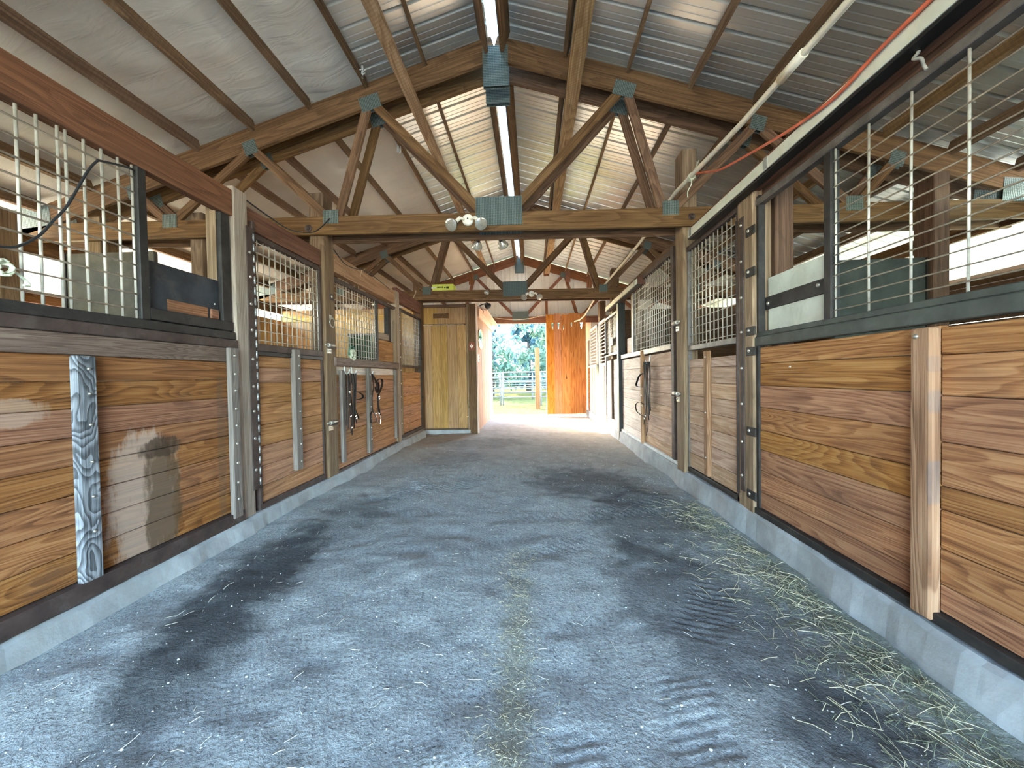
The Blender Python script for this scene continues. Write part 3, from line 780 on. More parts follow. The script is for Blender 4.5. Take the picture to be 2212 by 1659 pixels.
# orange plank door panel beside the exit
t = thing('barn_gate', 'orange vertical plank door beside the exit with holes along its top', 'door', (.95, 11.25, .04))
xs = [.41, .63, .83, 1.06, 1.29, 1.525]
for i in range(5):
    a, b_ = xs[i] + .0004, xs[i + 1] - .0004; w = b_ - a
    top = 2.885 + (.012 if i % 2 else -.004)
    poly = [(a, .05), (b_, .05), (b_, top), (a, top)]
    def circ(cx, cz, r, n=10): return [(cx + r * math.cos(2 * PI * k / n), cz + r * math.sin(2 * PI * k / n)) for k in range(n)]
    def key(cx, cz, r):
        pts = [(cx + r * math.cos(2 * PI * (k / 10) - PI / 2 + .5), cz + r * math.sin(2 * PI * (k / 10) - PI / 2 + .5)) for k in range(9)]
        return pts + [(cx - .012, cz - .16 if r > .03 else cz - .08), (cx + .008, cz - .17 if r > .03 else cz - .09)]
    holes = {0: [key(.595, 2.62, .035)], 1: [key(.76, 2.62, .035)], 2: [key(.90, 2.53, .018)], 3: [key(1.12, 2.62, .018)], 4: [key(1.40, 2.62, .045)]}[i]
    if i == 2:
        poly = [(a, .05), (b_, .05), (b_ , 1.0), (b_ - .006, 1.7), (b_, top), (a + .02, top), (a, top - .3), (a + .012, 2.1)]
    cleft = {2: [(.945, 1.05), (.985, 1.05), (.962, 1.22)], 3: [(1.262, 1.45), (1.280, 1.40), (1.283, 1.56), (1.272, 1.60)]}.get(i)
    if cleft: holes = holes + [cleft]
    build('plank', MB().prism(poly, (0, 11.24 - .005 * (i % 2), 0), (1, 0, 0), (0, 0, 1), (0, 1, 0), .035, holes), 'orange_plank', t)
build('backing', MB().box(.44, 1.50, 11.276, 11.29, .1, 2.42), 'dark_board', t)  # dark board added behind the clefts to keep the sun out
build('ledger', MB().box(.45, 1.50, 11.291, 11.325, 2.2, 2.33), 'orange_plank', t)
build('ledger', MB().box(.45, 1.50, 11.291, 11.325, .4, .53), 'orange_plank', t)

# ------------------------------------------------------------------ tack room
TY = 8.16
t = struct(thing('wall_tack_room', 'tack room side wall of pale vertical planks', 'wall', (-1.155, 8.1, 0))); del t['category']
mb = MB(); y = 8.22
while y < 11.3:
    w = rnd(.13, .16); mb.box(-1.185, -1.150 + rnd(-.002, .002), y, min(y + w - .006, 11.34), 0.0, 2.62); y += w
build('plank_panel', mb, 'side_plank', t)
build('backing', MB().box(-1.215, -1.187, 8.22, 11.34, 0, 2.64), 'side_plank', t)
build('cap_board', MB().obox((-1.075, 9.95, 2.63), (.11, 0, -.035), (0, 1.42, 0), (.006, 0, .02)), 'trim_wood', t)
build('cap_board', MB().box(-1.148, -1.12, 8.45, 11.3, 2.44, 2.62), 'trim_wood', t)
build('edge_strip', MB().box(-1.148, -1.118, 8.10, 8.15, -.02, 2.66), 'trim_wood', t)
t = struct(thing('door_1', 'brown vertical plank tack room door', 'door', (-1.8, TY, .05))); del t['category']
mb = MB(); x = -2.262
for w in (.17, .20, .13, .21, .19):
    mb.box(x, x + w - .003, TY, TY + .03, .08, 2.235); x += w
build('plank_panel', mb, 'tack_front', t)
t2 = struct(thing('wall_tack_front', 'brown plank front of the tack room above its door', 'wall', (-1.8, TY, 2.25))); del t2['category']
mb = MB(); x = -2.262
for w in (.30, .31, .285):
    mb.box(x, x + w - .002, TY + .005, TY + .03, 2.262, 2.665); x += w
build('plank_panel', mb, 'tack_front', t2)
build('patch', MB().box(-2.05, -1.76, TY - .006, TY + .004, 2.385, 2.48), 'patch_brown', t2)
build('patch', MB().box(-1.775, -1.72, TY - .004, TY + .004, 2.38, 2.49), 'patch_brown', t2)
build('jamb', MB().box(-1.352, -1.318, TY - .02, TY + .05, -.03, 2.665), 'post', t2)
build('side_post', MB().box(-1.314, -1.155, TY - .035, TY + .1, -.03, 2.665), 'post_dark', t2)
build('jamb', MB().box(-2.335, -2.275, TY - .02, TY + .06, 0, 2.665), 'post_dark', t2)
build('sill', MB().box(-2.34, -1.3, TY - .05, TY + .06, -.05, .055), 'concrete', t2)
build('lintel', MB().box(-2.34, -1.36, TY - .02, TY - .001, 2.60, 2.665), 'dark_board', t2)
# trim frame over the aisle
mb = MB().box(-1.145, 1.45, 7.995, 8.02, 2.665, 2.69)
struct(build('trim_4', mb, 'trim_wood'), 'thin pale trim under the middle truss')
# dutch partition of pine boards to the left of the tack room
mb = MB(); x = XLO + .05
while x < -2.36:
    w = rnd(.12, .17); mb.box(x, min(x + w - .005, -2.36), TY + .02 + rnd(0, .004), TY + .05, -.02, 2.62 + rnd(-.01, .01)); x += w
struct(build('wall_left_stall', mb, 'pine_wall'), 'pale yellow pine board partition at the back of the left stall')
build('rail', MB().box(XLO, -2.36, TY - .005, TY + .015, 2.38, 2.50), 'pine_wall', bpy.data.objects['wall_left_stall'])
mb = MB(); z = 0.
while z < 2.35:
    w = .19; mb.box(XR + .2, XRO - .05, TY + .02, TY + .06, z, z + w - .004); z += w
struct(build('wall_right_stall', mb, 'dark_board'), 'dark board partition at the back of the right stall')

# things on the tack room wall
t = thing('oval_mirror', 'oval wall mirror on the tack room side wall', 'mirror', (-1.14, 8.72, 1.95))
mb = MB(); mb2 = MB(); nseg = 28
el = [(8.72 + .36 * math.cos(2 * PI * k / nseg), 1.98 + .21 * math.sin(2 * PI * k / nseg)) for k in range(nseg)]
mb.prism(el, (-1.147, 0, 0), (0, 1, 0), (0, 0, 1), (1, 0, 0), .012)
build('glass', mb, 'mirror_glass', t)
mb2.tube([(-1.138, a, b_) for a, b_ in el], .014, 8, closed=True)
build('frame', mb2, 'mirror_frame', t)
t = thing('light_switch', 'white double light switch plate below the oval mirror', 'switch', (-1.145, 8.42, 1.55))
build('plate', MB().box(-1.149, -1.141, 8.36, 8.50, 1.47, 1.63), 'switch_white', t)
for z in (1.505, 1.575): build('toggle', MB().box(-1.141, -1.132, 8.42, 8.445, z, z + .03), 'ink', t)
t = thing('post_sign', 'small red brown sign with pale diamond emblem on the tack room post', 'sign', (-1.245, 8.12, 1.78))
build('board', MB().prism([(-1.305, 1.70), (-1.185, 1.70), (-1.185, 1.84), (-1.215, 1.875), (-1.275, 1.875), (-1.305, 1.84)], (0, 8.112, 0), (1, 0, 0), (0, 0, 1), (0, 1, 0), .012), 'sign_red', t)
build('emblem', MB().prism([(-1.245, 1.735), (-1.208, 1.79), (-1.225, 1.81), (-1.245, 1.79), (-1.268, 1.808), (-1.283, 1.79)], (0, 8.108, 0), (1, 0, 0), (0, 0, 1), (0, 1, 0), .006), 'sign_pale', t)
build('emblem', MB().prism([(-1.258, 1.815), (-1.232, 1.815), (-1.245, 1.845)], (0, 8.108, 0), (1, 0, 0), (0, 0, 1), (0, 1, 0), .006), 'sign_pale', t)
t = thing('cardboard_box', 'yellow green printed box on the middle truss chord', 'box', (-1.75, 7.85, 2.85))
build('carton', MB().box(-1.94, -1.52, 7.70, 7.96, 2.858, 2.98), 'box_yellow', t)
build('printing', MB().box(-1.955, -1.86, 7.697, 7.702, 2.90, 2.925, .001), 'paper', t)
mbp = MB()
for k in range(5): mbp.box(-1.84 + k * .024, -1.823 + k * .024, 7.697, 7.701, 2.905, 2.935, .001)
mbp.box(-1.70, -1.675, 7.697, 7.701, 2.90, 2.925, .001); mbp.box(-1.66, -1.61, 7.697, 7.701, 2.895, 2.93, .001)
build('printing', mbp, 'ink', t)
t = thing('clamp_lamp', 'small black clamp lamp on top of the tack room side wall', 'lamp', (-1.0, 8.5, 2.66))
build('shade', MB().lathe((-.98, 8.47, 2.72), (.4, .8, -.35), [(0, .02), (.02, .045), (.07, .06), (.11, .075), (.10, .07)], 14), 'cord_black', t)
build('arm', MB().tube([(-1.13, 8.46, 2.66), (-1.06, 8.46, 2.70), (-.98, 8.47, 2.72)], .012, 6), 'cord_black', t)
build('cord', MB().tube([(-1.10, 8.45, 2.69), (-1.07, 8.44, 2.60), (-1.02, 8.44, 2.55), (-1.04, 8.44, 2.50)], .006, 5), 'cord_black', t)
t = tag(build('extension_cable', MB().tube([(-1.05 + 1.46 * k / 12, 11.2, 2.82 - .10 * math.sin(PI * k / 12) + (.06 * k / 12)) for k in range(13)], .009, 6), 'cord_tan'), 'tan cord sagging across the gable truss above the exit', 'cord')

# ------------------------------------------------------------------ posts and headers
def post(x0, x1, y0, y1, z1, mat, label, z0=-.08):
    o = build('wooden_post', MB().box(x0, x1, y0, y1, z0, z1, .006), mat, origin=((x0 + x1) / 2, (y0 + y1) / 2, z0)); return tag(o, label, 'post')
pL1 = post(-2.33, -2.165, 2.80, 2.945, 2.58, 'post_grey', 'grey weathered post on the left between the near stall front and the mesh door')
pL2 = post(-2.31, -2.155, 4.045, 4.25, 3.10, 'post_brown', 'brown post on the left carrying two door latches and a ring')
pL3 = post(-2.31, -2.165, 6.24, 6.40, 2.56, 'post_grey', 'post on the left beyond the hanging bridles')
pL4 = post(-2.34, -2.20, 7.745, 7.94, 3.05, 'post_dark', 'dark corner post on the left by the tack room door')
pR1 = post(1.535, 1.665, 2.83, 3.03, 2.46, 'post', 'tan post on the right carrying rusty strap tabs beside the near stall front')
pR1b = post(1.68, 1.80, 2.81, 2.98, 2.46, 'post_dark', 'dark post set back on the right behind the tan strap post')
pR2 = post(1.52, 1.66, 4.045, 4.25, 3.38, 'post', 'tan post on the right carrying two latches between the mesh door and the bridle stall')
pR3 = post(1.56, 1.70, 7.745, 7.94, 3.2, 'post_dark', 'dark wooden post on the right at the middle truss')
pR4 = post(1.57, 1.71, 9.2, 9.42, 2.85, 'post_dark', 'brown post on the right rising between the far bar panels')
for (x, y, nm) in ((-3.55, 4.15, 'left stall, inner'), (-4.7, 4.15, 'left stall, outer'), (3.75, 3.92, 'right stall')):
    post(x - .07, x + .07, y - .10, y + .10, 2.95, 'post_dark' if x > 0 else 'post', 'interior post at the nearest truss in the %s' % nm)
post(XLO + .02, XLO + .16, 3.62, 3.78, 2.9, 'post', 'brown outer wall post of the left stall')

def header(x0, x1, y0, y1, z0, z1, mat, label, z0b=None, z1b=None):
    zb0, zb1 = z0b if z0b is not None else z0, z1b if z1b is not None else z1
    mb = MB().bar(((x0 + x1) / 2, y0, (z0 + z1) / 2), ((x0 + x1) / 2, y1, (zb0 + zb1) / 2), x1 - x0, z1 - z0)
    return tag(build('header_beam', mb, mat, origin=((x0 + x1) / 2, y0, z0)), label, 'beam')
header(-2.235, -2.17, YF, 2.80, 2.355, 2.545, 'header', 'reddish header beam over the near left stall front')
header(-2.27, -2.19, 2.945, 4.045, 2.335, 2.50, 'header', 'reddish header beam over the left mesh door')
header(-2.27, -2.18, 4.25, 6.24, 2.345, 2.55, 'log_beam', 'pale rough log beam with cords over the left bridle stall')
header(-2.28, -2.2, 6.40, 7.745, 2.42, 2.64, 'header', 'short header beam beside the tack room door')
header(1.60, 1.66, YF, 2.83, 2.345, 2.47, 'dark_board', 'dark header beam behind the sliding track on the right')
header(1.59, 1.65, 4.25, 7.745, 2.50, 2.62, 'post_dark', 'dark header beam over the right bridle stall')

# ------------------------------------------------------------------ stall front kit
class Side:
    def __init__(s, X, sg): s.X = X; s.s = sg
    def bx(s, mb, y0, y1, z0, z1, d0, d1, ch=.003):
        a, b_ = s.X + s.s * d0, s.X + s.s * d1
        return mb.box(min(a, b_), max(a, b_), y0, y1, z0, z1, ch)
    def pt(s, y, z, d): return (s.X + s.s * d, y, z)
LS, RS = Side(XL, 1), Side(XR, -1)
def planks(S, y0, y1, seams, mat, par, d=0., th=.035, name='plank_panel'):
    mb = MB()
    for a, b_ in zip(seams[:-1], seams[1:]):
        S.bx(mb, y0, y1, a + .0015, b_ - .0015, d - th, d + rnd(-.002, .0015), .004)
    return build(name, mb, mat, par)
def grille(S, vs, hs, y0, y1, z0, z1, par, rv=.005, rh=.0035, d=-.012, mat='wire', hmat=None, name='grille'):
    mb = MB()
    for y in vs: mb.tube([S.pt(y, z0, d), S.pt(y + rnd(-.002, .002), (z0 + z1) / 2, d + rnd(-.002, .002)), S.pt(y, z1, d)], rv, 6)
    o = build(name, mb, mat, par); mb = MB()
    for z in hs: mb.tube([S.pt(y0, z, d + rv * .9), S.pt((y0 + y1) / 2, z + rnd(-.002, .002), d + rv * .9), S.pt(y1, z, d + rv * .9)], rh, 6)
    if hs: build(name, mb, hmat or mat, par)
    return o
def bolt(S, y, z, d, par, r=.011):
    build('bolt', MB().lathe(S.pt(y, z, d), (S.s, 0, 0), [(0, r), (.004, r), (.007, r * .75), (.010, r * .35), (.0105, 0)], 8), 'bolt', par)
def rail(S, y0, y1, z0, z1, d0, d1, mat, par, name='rail', ch=.004):
    return build(name, S.bx(MB(), y0, y1, z0, z1, d0, d1, ch), mat, par)
def arange(a, b_, st): return list(np.arange(a, b_ + 1e-6, st))

# ---- left, nearest: stall front A
t = thing('horse_stall', 'nearest stall front on the left with water stained planks and a grey batten', 'stall front', (XL, 1.6, .11))
planks(LS, YF, 2.795, [.20, .345, .48, .62, .76, .895, 1.03, 1.16, 1.288], 'plank_left_near', t)
rail(LS, YF, 2.80, 1.287, 1.387, -.03, .022, 'topboard', t, 'top_board')
rail(LS, YF, 2.80, .115, .198, -.03, .045, 'steel_brown', t, 'bottom_rail')
rail(LS, YF, 2.80, 1.389, 1.448, -.05, .03, 'steel_brown', t, 'sill_rail')
rail(LS, YF, 2.79, 1.450, 1.505, -.05, .018, 'steel_dark', t, 'sill_rail')
b_ = rail(LS, 1.750, 1.838, .150, 1.283, .001, .042, 'weathered', t, 'batten', .006); b_['label'] = 'grey weathered batten'
b_ = rail(LS, 2.682, 2.765, .165, 1.387, .023, .058, 'batten_grey', t, 'end_batten', .006)
for z in (.30, .42, .56, .70, .83, .95, 1.08, 1.20, 1.33): bolt(LS, 2.722, z, .058, t)
for z in (.43, .60, .77, .95, 1.10, 1.22): bolt(LS, 1.80, z, .042, t, .008)
rail(LS, 2.102, 2.155, 1.505, 2.355, -.035, .012, 'steel_dark', t, 'frame_stile')
rail(LS, 2.70, 2.785, 1.505, 2.355, -.04, .0, 'steel_dark', t, 'frame_stile')
rail(LS, 2.69, 2.70, 1.505, 2.40, -.10, -.03, 'post', t, 'frame_stile')
grille(LS, [1.0, 1.08, 1.16, 1.24, 1.32, 1.40, 1.48, 1.522, 1.603, 1.674, 1.752, 1.784, 1.861, 1.941, 2.021, 2.096], [1.558, 1.643, 1.723, 1.803, 1.886, 1.964, 2.042, 2.122, 2.205, 2.289], YF, 2.125, 1.505, 2.355, t, rv=.0068, rh=.0048)
b_ = rail(LS, 2.158, 2.70, 1.51, 1.862, -.06, -.028, 'black_board', t, 'feed_board'); b_['label'] = 'black painted board with worn lower edge'
build('worn_strip', LS.bx(MB(), 2.30, 2.60, 1.575, 1.655, -.029, -.0265), 'plank_left_near', t)
rail(LS, 2.158, 2.785, 1.512, 1.58, -.028, .008, 'steel_dark', t, 'strap')
build('worn_strip', LS.bx(MB(), 2.615, 2.68, 1.585, 1.65, -.028, -.012), 'plank_left_near', t)
bolt(LS, 2.18, 1.70, -.028, t, .008); bolt(LS, 2.66, 1.69, -.028, t, .008)

# ---- left door with piano hinge
t = thing('stall_gate', 'left plank stall door with square mesh top and long bolted hinge', 'stall door', (XL, 3.0, .1))
planks(LS, 3.035, 3.975, [.165, .30, .46, .62, .79, .96, 1.13, 1.255, 1.351], 'plank_left', t)
rail(LS, 3.00, 4.0, .115, .165, -.03, .018, 'steel_brown', t, 'bottom_rail')
rail(LS, 3.00, 4.0, 1.35, 1.385, -.03, .016, 'steel_dark', t, 'middle_rail')
rail(LS, 3.00, 4.0, 1.385, 1.445, -.03, .020, 'steel_brown', t, 'middle_rail')
rail(LS, 3.00, 4.0, 2.275, 2.315, -.03, .016, 'steel_brown', t, 'top_rail')
rail(LS, 2.998, 3.032, .115, 2.40, -.03, .016, 'steel_brown', t, 'side_rail')
rail(LS, 3.975, 4.005, .115, 2.315, -.03, .010, 'steel_brown', t, 'side_rail')
grille(LS, arange(3.085, 3.97, .0735), arange(1.475, 2.26, .078), 3.03, 3.98, 1.44, 2.28, t)
b_ = rail(LS, 3.458, 3.555, .325, 1.425, .001, .045, 'batten_grey', t, 'batten', .006)
for z in (.40, .56, .70, .86, 1.02, 1.16, 1.28, 1.37): bolt(LS, 3.52, z, .045, t, .009)
h = build('hinge', LS.bx(MB(), 2.915, 2.985, .30, 2.335, .021, .030), 'steel_brown', t)
mbk = MB()
for k in range(24):
    z = .33 + k * .083; mbk.tube([LS.pt(2.99, z, .028), LS.pt(2.99, z + .055, .028)], .0085, 8)
build('knuckle', mbk, 'galv', h)
for z in (.457, .702, .913, 1.106, 1.316, 1.541, 1.741, 1.949, 2.136): bolt(LS, 2.943, z, .030, h, .012)

# ---- left bridle stall front
t = thing('horse_stall', 'left stall front with bridles hanging from hooks under its dark rail', 'stall front', (XL, 5.2, .09))
planks(LS, 4.255, 6.235, [.135, .27, .41, .55, .70, .85, .99, 1.13, 1.20], 'plank_left', t)
planks(LS, 4.255, 6.235, [1.20, 1.292], 'plank_pale', t, name='top_plank')
rail(LS, 4.255, 6.235, .085, .135, -.03, .02, 'steel_brown', t, 'bottom_rail')
rail(LS, 4.19, 6.24, 1.295, 1.395, -.03, .055, 'topboard', t, 'middle_rail', .01)
rail(LS, 4.255, 6.24, 2.24, 2.29, -.03, .012, 'steel_brown', t, 'top_rail')
rail(LS, 5.475, 5.53, 1.395, 2.25, -.035, .006, 'steel_dark', t, 'frame_stile')
rail(LS, 6.19, 6.235, .10, 2.25, -.035, .03, 'post', t, 'frame_stile')
rail(LS, 5.53, 6.2, 1.395, 1.72, -.06, -.025, 'plank_left', t, 'feed_board')
rail(LS, 5.53, 6.0, 1.73, 1.82, -.06, -.02, 'post_grey', t, 'strap')
rail(LS, 6.02, 6.12, 1.72, 2.25, -.10, -.03, 'steel_dark', t, 'frame_stile')
grille(LS, arange(4.30, 5.46, .0765), arange(1.43, 2.23, .0765), 4.255, 5.48, 1.395, 2.25, t)
rail(LS, 4.345, 4.415, .20, 1.25, .001, .04, 'batten_grey', t, 'batten', .006)
rail(LS, 5.055, 5.15, .17, 1.29, .001, .045, 'batten_grey', t, 'batten', .006)
rail(LS, 6.10, 6.17, .20, 1.29, .001, .04, 'batten_grey', t, 'batten', .006)
for z in (.35, .5, .62, .78, .92): bolt(LS, 5.11, z, .045, t, .009)

# ---- left far door by the tack room
t = thing('stall_gate', 'far left plank stall door with fine mesh next to the tack room', 'stall door', (XL, 7.0, .1))
planks(LS, 6.50, 7.60, [.21, .36, .52, .68, .84, 1.0, 1.14, 1.255], 'plank_left', t)
rail(LS, 6.42, 7.70, .16, .205, -.03, .02, 'steel_brown', t, 'bottom_rail')
rail(LS, 6.42, 7.70, 1.335, 1.375, -.03, .016, 'steel_brown', t, 'middle_rail')
rail(LS, 6.42, 7.70, 2.27, 2.315, -.03, .016, 'steel_brown', t, 'top_rail')
rail(LS, 6.455, 6.50, .16, 2.315, -.03, .018, 'post', t, 'side_rail')
rail(LS, 7.60, 7.70, .05, 2.315, -.03, .018, 'steel_dark', t, 'side_rail')
grille(LS, arange(6.57, 7.58, .0765), arange(1.41, 2.25, .0765), 6.5, 7.6, 1.37, 2.28, t)
h = build('hinge', LS.bx(MB(), 6.41, 6.45, .25, 2.25, .0, .012), 'steel_brown', t)
for k in range(9): bolt(LS, 6.43, .4 + k * .22, .012, h, .011)
for z in (.75, 1.5): build('hinge_strap', LS.bx(MB(), 7.63, 7.74, z, z + .04, .018, .032), 'steel_black', t)
rail(LS, 6.47, 7.70, .03, .155, -.06, .03, 'batten_grey', t, 'kick_board')

# latches, rings
def latch(S, y, z, d, label, par=None):
    t = thing('door_latch', label, 'latch', S.pt(y, z, d))
    build('plate', S.bx(MB(), y - .045, y + .045, z - .075, z - .02, d, d + .006), 'latch_steel', t)
    for dy in (-.022, .022): bolt(S, y + dy, z - .047, d + .006, t, .009)
    build('barrel', MB().tube([S.pt(y - .06, z + .01, d + .03), S.pt(y + .05, z + .012, d + .03)], .021, 10), 'latch_steel', t)
    build('slide_bolt', MB().tube([S.pt(y - .12, z + .01, d + .03), S.pt(y + .09, z + .01, d + .03)], .009, 8), 'latch_steel', t)
    build('bracket', S.bx(MB(), y - .05, y + .06, z - .022, z - .012, d, d + .055), 'steel_brown', t)
    return t
latch(LS, 4.09, 1.50, .03, 'steel slide latch at rail height on the left latch post')
latch(LS, 4.09, .68, .03, 'steel slide latch low on the left latch post')
latch(RS, 4.20, 1.665, .045, 'steel slide latch beside the mesh on the right latch post')
latch(RS, 4.20, .93, .045, 'steel slide latch low on the right latch post')
def ring(S, y, z, d, r, label, mat='ring_steel'):
    t = thing('tie_ring', label, 'ring', S.pt(y, z, d))
    build('plate', S.bx(MB(), y - .025, y + .025, z + r - .012, z + r + .03, d, d + .006), 'latch_steel', t)
    build('ring', MB().tube([S.pt(y + r * math.cos(2 * PI * k / 16), z + r * math.sin(2 * PI * k / 16), d + .02) for k in range(16)], .0055, 6, closed=True), mat, t)
ring(LS, 4.14, 1.76, .03, .05, 'steel tie ring high on the left latch post')
t = thing('eye_plate', 'small steel eye plate above the tie ring on the left latch post', 'hardware', LS.pt(4.17, 2.03, .03))
build('plate', LS.bx(MB(), 4.13, 4.21, 2.0, 2.07, .03, .037), 'steel_brown', t); bolt(LS, 4.165, 2.04, .037, t, .013)

# ---- right, nearest: stall front E
t = thing('horse_stall', 'nearest stall front on the right with wide honey coloured planks and bar grille', 'stall front', (XR, 1.9, .17))
sm = [.210, .322, .47, .615, .748, .907, 1.058, 1.208, 1.318]
planks(RS, 1.60, 2.815, sm, 'plank_right_near', t)
planks(RS, YF, 1.597, [.210, .318, .457, .608, .70, .87, 1.048, 1.204, 1.310], 'plank_right_near', t)
rail(RS, YF, 2.82, .167, .209, -.03, .032, 'steel_dark', t, 'bottom_rail')
rail(RS, 2.795, 2.83, .17, 1.40, -.03, .012, 'steel_dark', t, 'side_rail')
rail(RS, YF, 2.83, 1.328, 1.392, -.03, .020, 'steel_green', t, 'sill_rail')
rail(RS, YF, 2.83, 1.393, 1.425, -.04, .008, 'steel_green', t, 'sill_rail')
rail(RS, YF, 2.85, 2.292, 2.335, -.04, .010, 'steel_grey', t, 'top_rail')
rail(RS, 2.146, 2.20, 1.42, 2.295, -.04, .006, 'steel_dark', t, 'frame_stile')
rail(RS, 2.80, 2.83, 1.40, 2.36, -.04, .006, 'steel_dark', t, 'frame_stile')
b_ = rail(RS, 1.590, 1.672, .175, 1.312, .001, .046, 'batten_tan', t, 'batten', .006); bolt(RS, 1.645, 1.28, .046, t, .010)
bolt(RS, 2.48, 1.18, .0, t, .007)
grille(RS, [.26, .47, .68, .89, 1.10, 1.308, 1.515, 1.730, 1.936, 2.138], [1.464, 1.523, 1.582, 1.642, 1.697, 1.747, 1.80, 1.85, 1.909, 1.967, 2.033, 2.098, 2.167, 2.23], YF, 2.15, 1.42, 2.295, t, rv=.0052, rh=.0034, hmat='wire', mat='wire')
b_ = rail(RS, 2.215, 2.79, 1.425, 1.79, -.075, -.05, 'white_board', t, 'feed_board'); b_['label'] = 'white board with dark strap'
rail(RS, 2.20, 2.81, 1.575, 1.66, -.05, -.038, 'steel_dark', t, 'strap')
bolt(RS, 2.30, 1.63, -.038, t, .014); bolt(RS, 2.77, 1.615, -.038, t, .014)

# straps on the tan post
t = thing('strap_tab', 'set of rusty bolted strap tabs on the tan right post', 'hardware', RS.pt(2.84, 1.2, .03))
for z in (2.136, 1.851, 1.442, 1.30, .738, .29):
    build('tab', RS.bx(MB(), 2.79, 2.90, z - .035, z + .025, .030, .042), 'steel_dark', t); bolt(RS, 2.86, z, .042, t, .012)

# ---- right door
t = thing('stall_gate', 'right plank stall door with square mesh top beside the tan strap post', 'stall door', (XR, 3.6, .17))
planks(RS, 3.07, 4.025, [.215, .36, .50, .65, .79, .93, 1.06, 1.20, 1.285], 'plank_right', t)
rail(RS, 3.04, 4.04, .17, .213, -.03, .018, 'steel_dark', t, 'bottom_rail')
rail(RS, 3.04, 4.04, 1.372, 1.420, -.03, .014, 'steel_grey', t, 'middle_rail')
rail(RS, 3.04, 4.04, 2.355, 2.405, -.03, .014, 'steel_brown', t, 'top_rail')
rail(RS, 3.036, 3.072, .17, 2.405, -.03, .018, 'steel_brown', t, 'side_rail')
rail(RS, 4.022, 4.042, .17, 2.405, -.03, .010, 'steel_grey', t, 'side_rail')
grille(RS, arange(3.125, 4.02, .0765), arange(1.445, 2.35, .0765), 3.06, 4.03, 1.42, 2.36, t)
rail(RS, 3.535, 3.61, .235, 1.345, .001, .04, 'batten_tan', t, 'batten', .006)
for z in (.4, .8, 1.29): bolt(RS, 3.565, z, .04, t, .008)
h = build('hinge', RS.bx(MB(), 2.935, 2.985, .28, 2.27, .030, .040), 'steel_brown', t)
h2 = build('knuckle', MB().tube([RS.pt(3.03, .25, .030), RS.pt(3.03, 2.27, .030)], .014, 8), 'steel_brown', h)
for z in (.396, .644, .92, 1.18, 1.442, 1.692, 1.951, 2.211): bolt(RS, 2.96, z, .040, h, .011)

# ---- right bridle stall front
t = thing('horse_stall', 'right stall front of pale planks with one black bridle and a mesh window', 'stall front', (XR, 5.6, .16))
planks(RS, 4.49, 5.60, [.165, .32, .47, .62, .77, .92, 1.08, 1.24, 1.40], 'plank_right', t)
planks(RS, 5.60, 6.96, [.165, .31, .46, .61, .76, .91, 1.07, 1.23, 1.40], 'plank_pale', t)
rail(RS, 4.26, 6.96, .165, .20, -.05, .03, 'concrete_white', t, 'bottom_rail')
rail(RS, 4.40, 4.485, .17, 2.54, -.03, .020, 'steel_brown', t, 'side_rail')
rail(RS, 4.27, 4.395, .16, 2.50, -.05, -.01, 'post', t, 'side_board')
rail(RS, 4.48, 6.96, 1.42, 1.485, -.03, .026, 'steel_grey', t, 'middle_rail')
rail(RS, 4.40, 6.25, 2.47, 2.53, -.03, .014, 'steel_brown', t, 'top_rail')
rail(RS, 6.16, 6.24, 1.485, 2.53, -.03, .012, 'steel_grey', t, 'frame_stile')
rail(RS, 6.28, 6.8, 1.49, 1.75, -.08, -.05, 'plank_pale', t, 'feed_board')
rail(RS, 6.45, 6.65, 1.485, 2.5, -.15, -.08, 'post_dark', t, 'frame_stile')
grille(RS, arange(4.55, 6.15, .0765), arange(1.52, 2.46, .0765), 4.48, 6.17, 1.48, 2.48, t)
rail(RS, 5.572, 5.66, .175, 1.475, .001, .045, 'batten_tan', t, 'batten', .006)
t = tag(build('steel_post', RS.bx(MB(), 6.97, 7.09, -.08, 2.42, -.06, .06), 'steel_black', origin=(XR, 7.03, -.08)), 'black steel post on the right at the far sliding door', 'post')

# ---- right sliding door
t = thing('sliding_gate', 'far right sliding stall door with black mesh and pale planks', 'stall door', (XR, 7.7, .1))
planks(RS, 7.11, 8.30, [.14, .29, .44, .6, .76, .92, 1.08, 1.24, 1.43], 'plank_pale', t, d=.02)
rail(RS, 7.10, 8.32, .09, .14, -.01, .035, 'steel_grey', t, 'bottom_rail')
rail(RS, 7.10, 8.32, 1.52, 1.565, -.01, .04, 'steel_grey', t, 'middle_rail')
rail(RS, 7.10, 8.32, 2.26, 2.305, -.01, .04, 'steel_grey', t, 'top_rail')
rail(RS, 7.10, 7.14, 1.52, 2.30, -.01, .04, 'steel_grey', t, 'side_rail')
rail(RS, 8.28, 8.32, .09, 2.30, -.01, .04, 'steel_grey', t, 'side_rail')
grille(RS, arange(7.2, 8.28, .0765), arange(1.60, 2.25, .0765), 7.12, 8.3, 1.56, 2.27, t, d=.015, rv=.004, rh=.003, mat='wire_brown')
build('backing', RS.bx(MB(), 7.14, 8.28, 1.565, 2.26, -.012, -.006), 'steel_black', t)
rail(RS, 7.62, 7.70, .30, 1.45, .022, .055, 'dark_board', t, 'batten', .006)
t = thing('door_tag', 'small white tag with dark print on the far black mesh door', 'tag', RS.pt(7.7, 1.77, .05))
build('card', RS.bx(MB(), 7.55, 7.85, 1.71, 1.86, .041, .046, .001), 'paper', t)
build('printing', RS.bx(MB(), 7.60, 7.80, 1.80, 1.835, .046, .0475, .0005), 'sign_red', t)
build('printing', RS.bx(MB(), 7.60, 7.75, 1.74, 1.76, .046, .0475, .0005), 'ink', t)
t = thing('pull_bar', 'small black handle on the far right sliding door', 'handle', RS.pt(8.2, 1.5, .05))
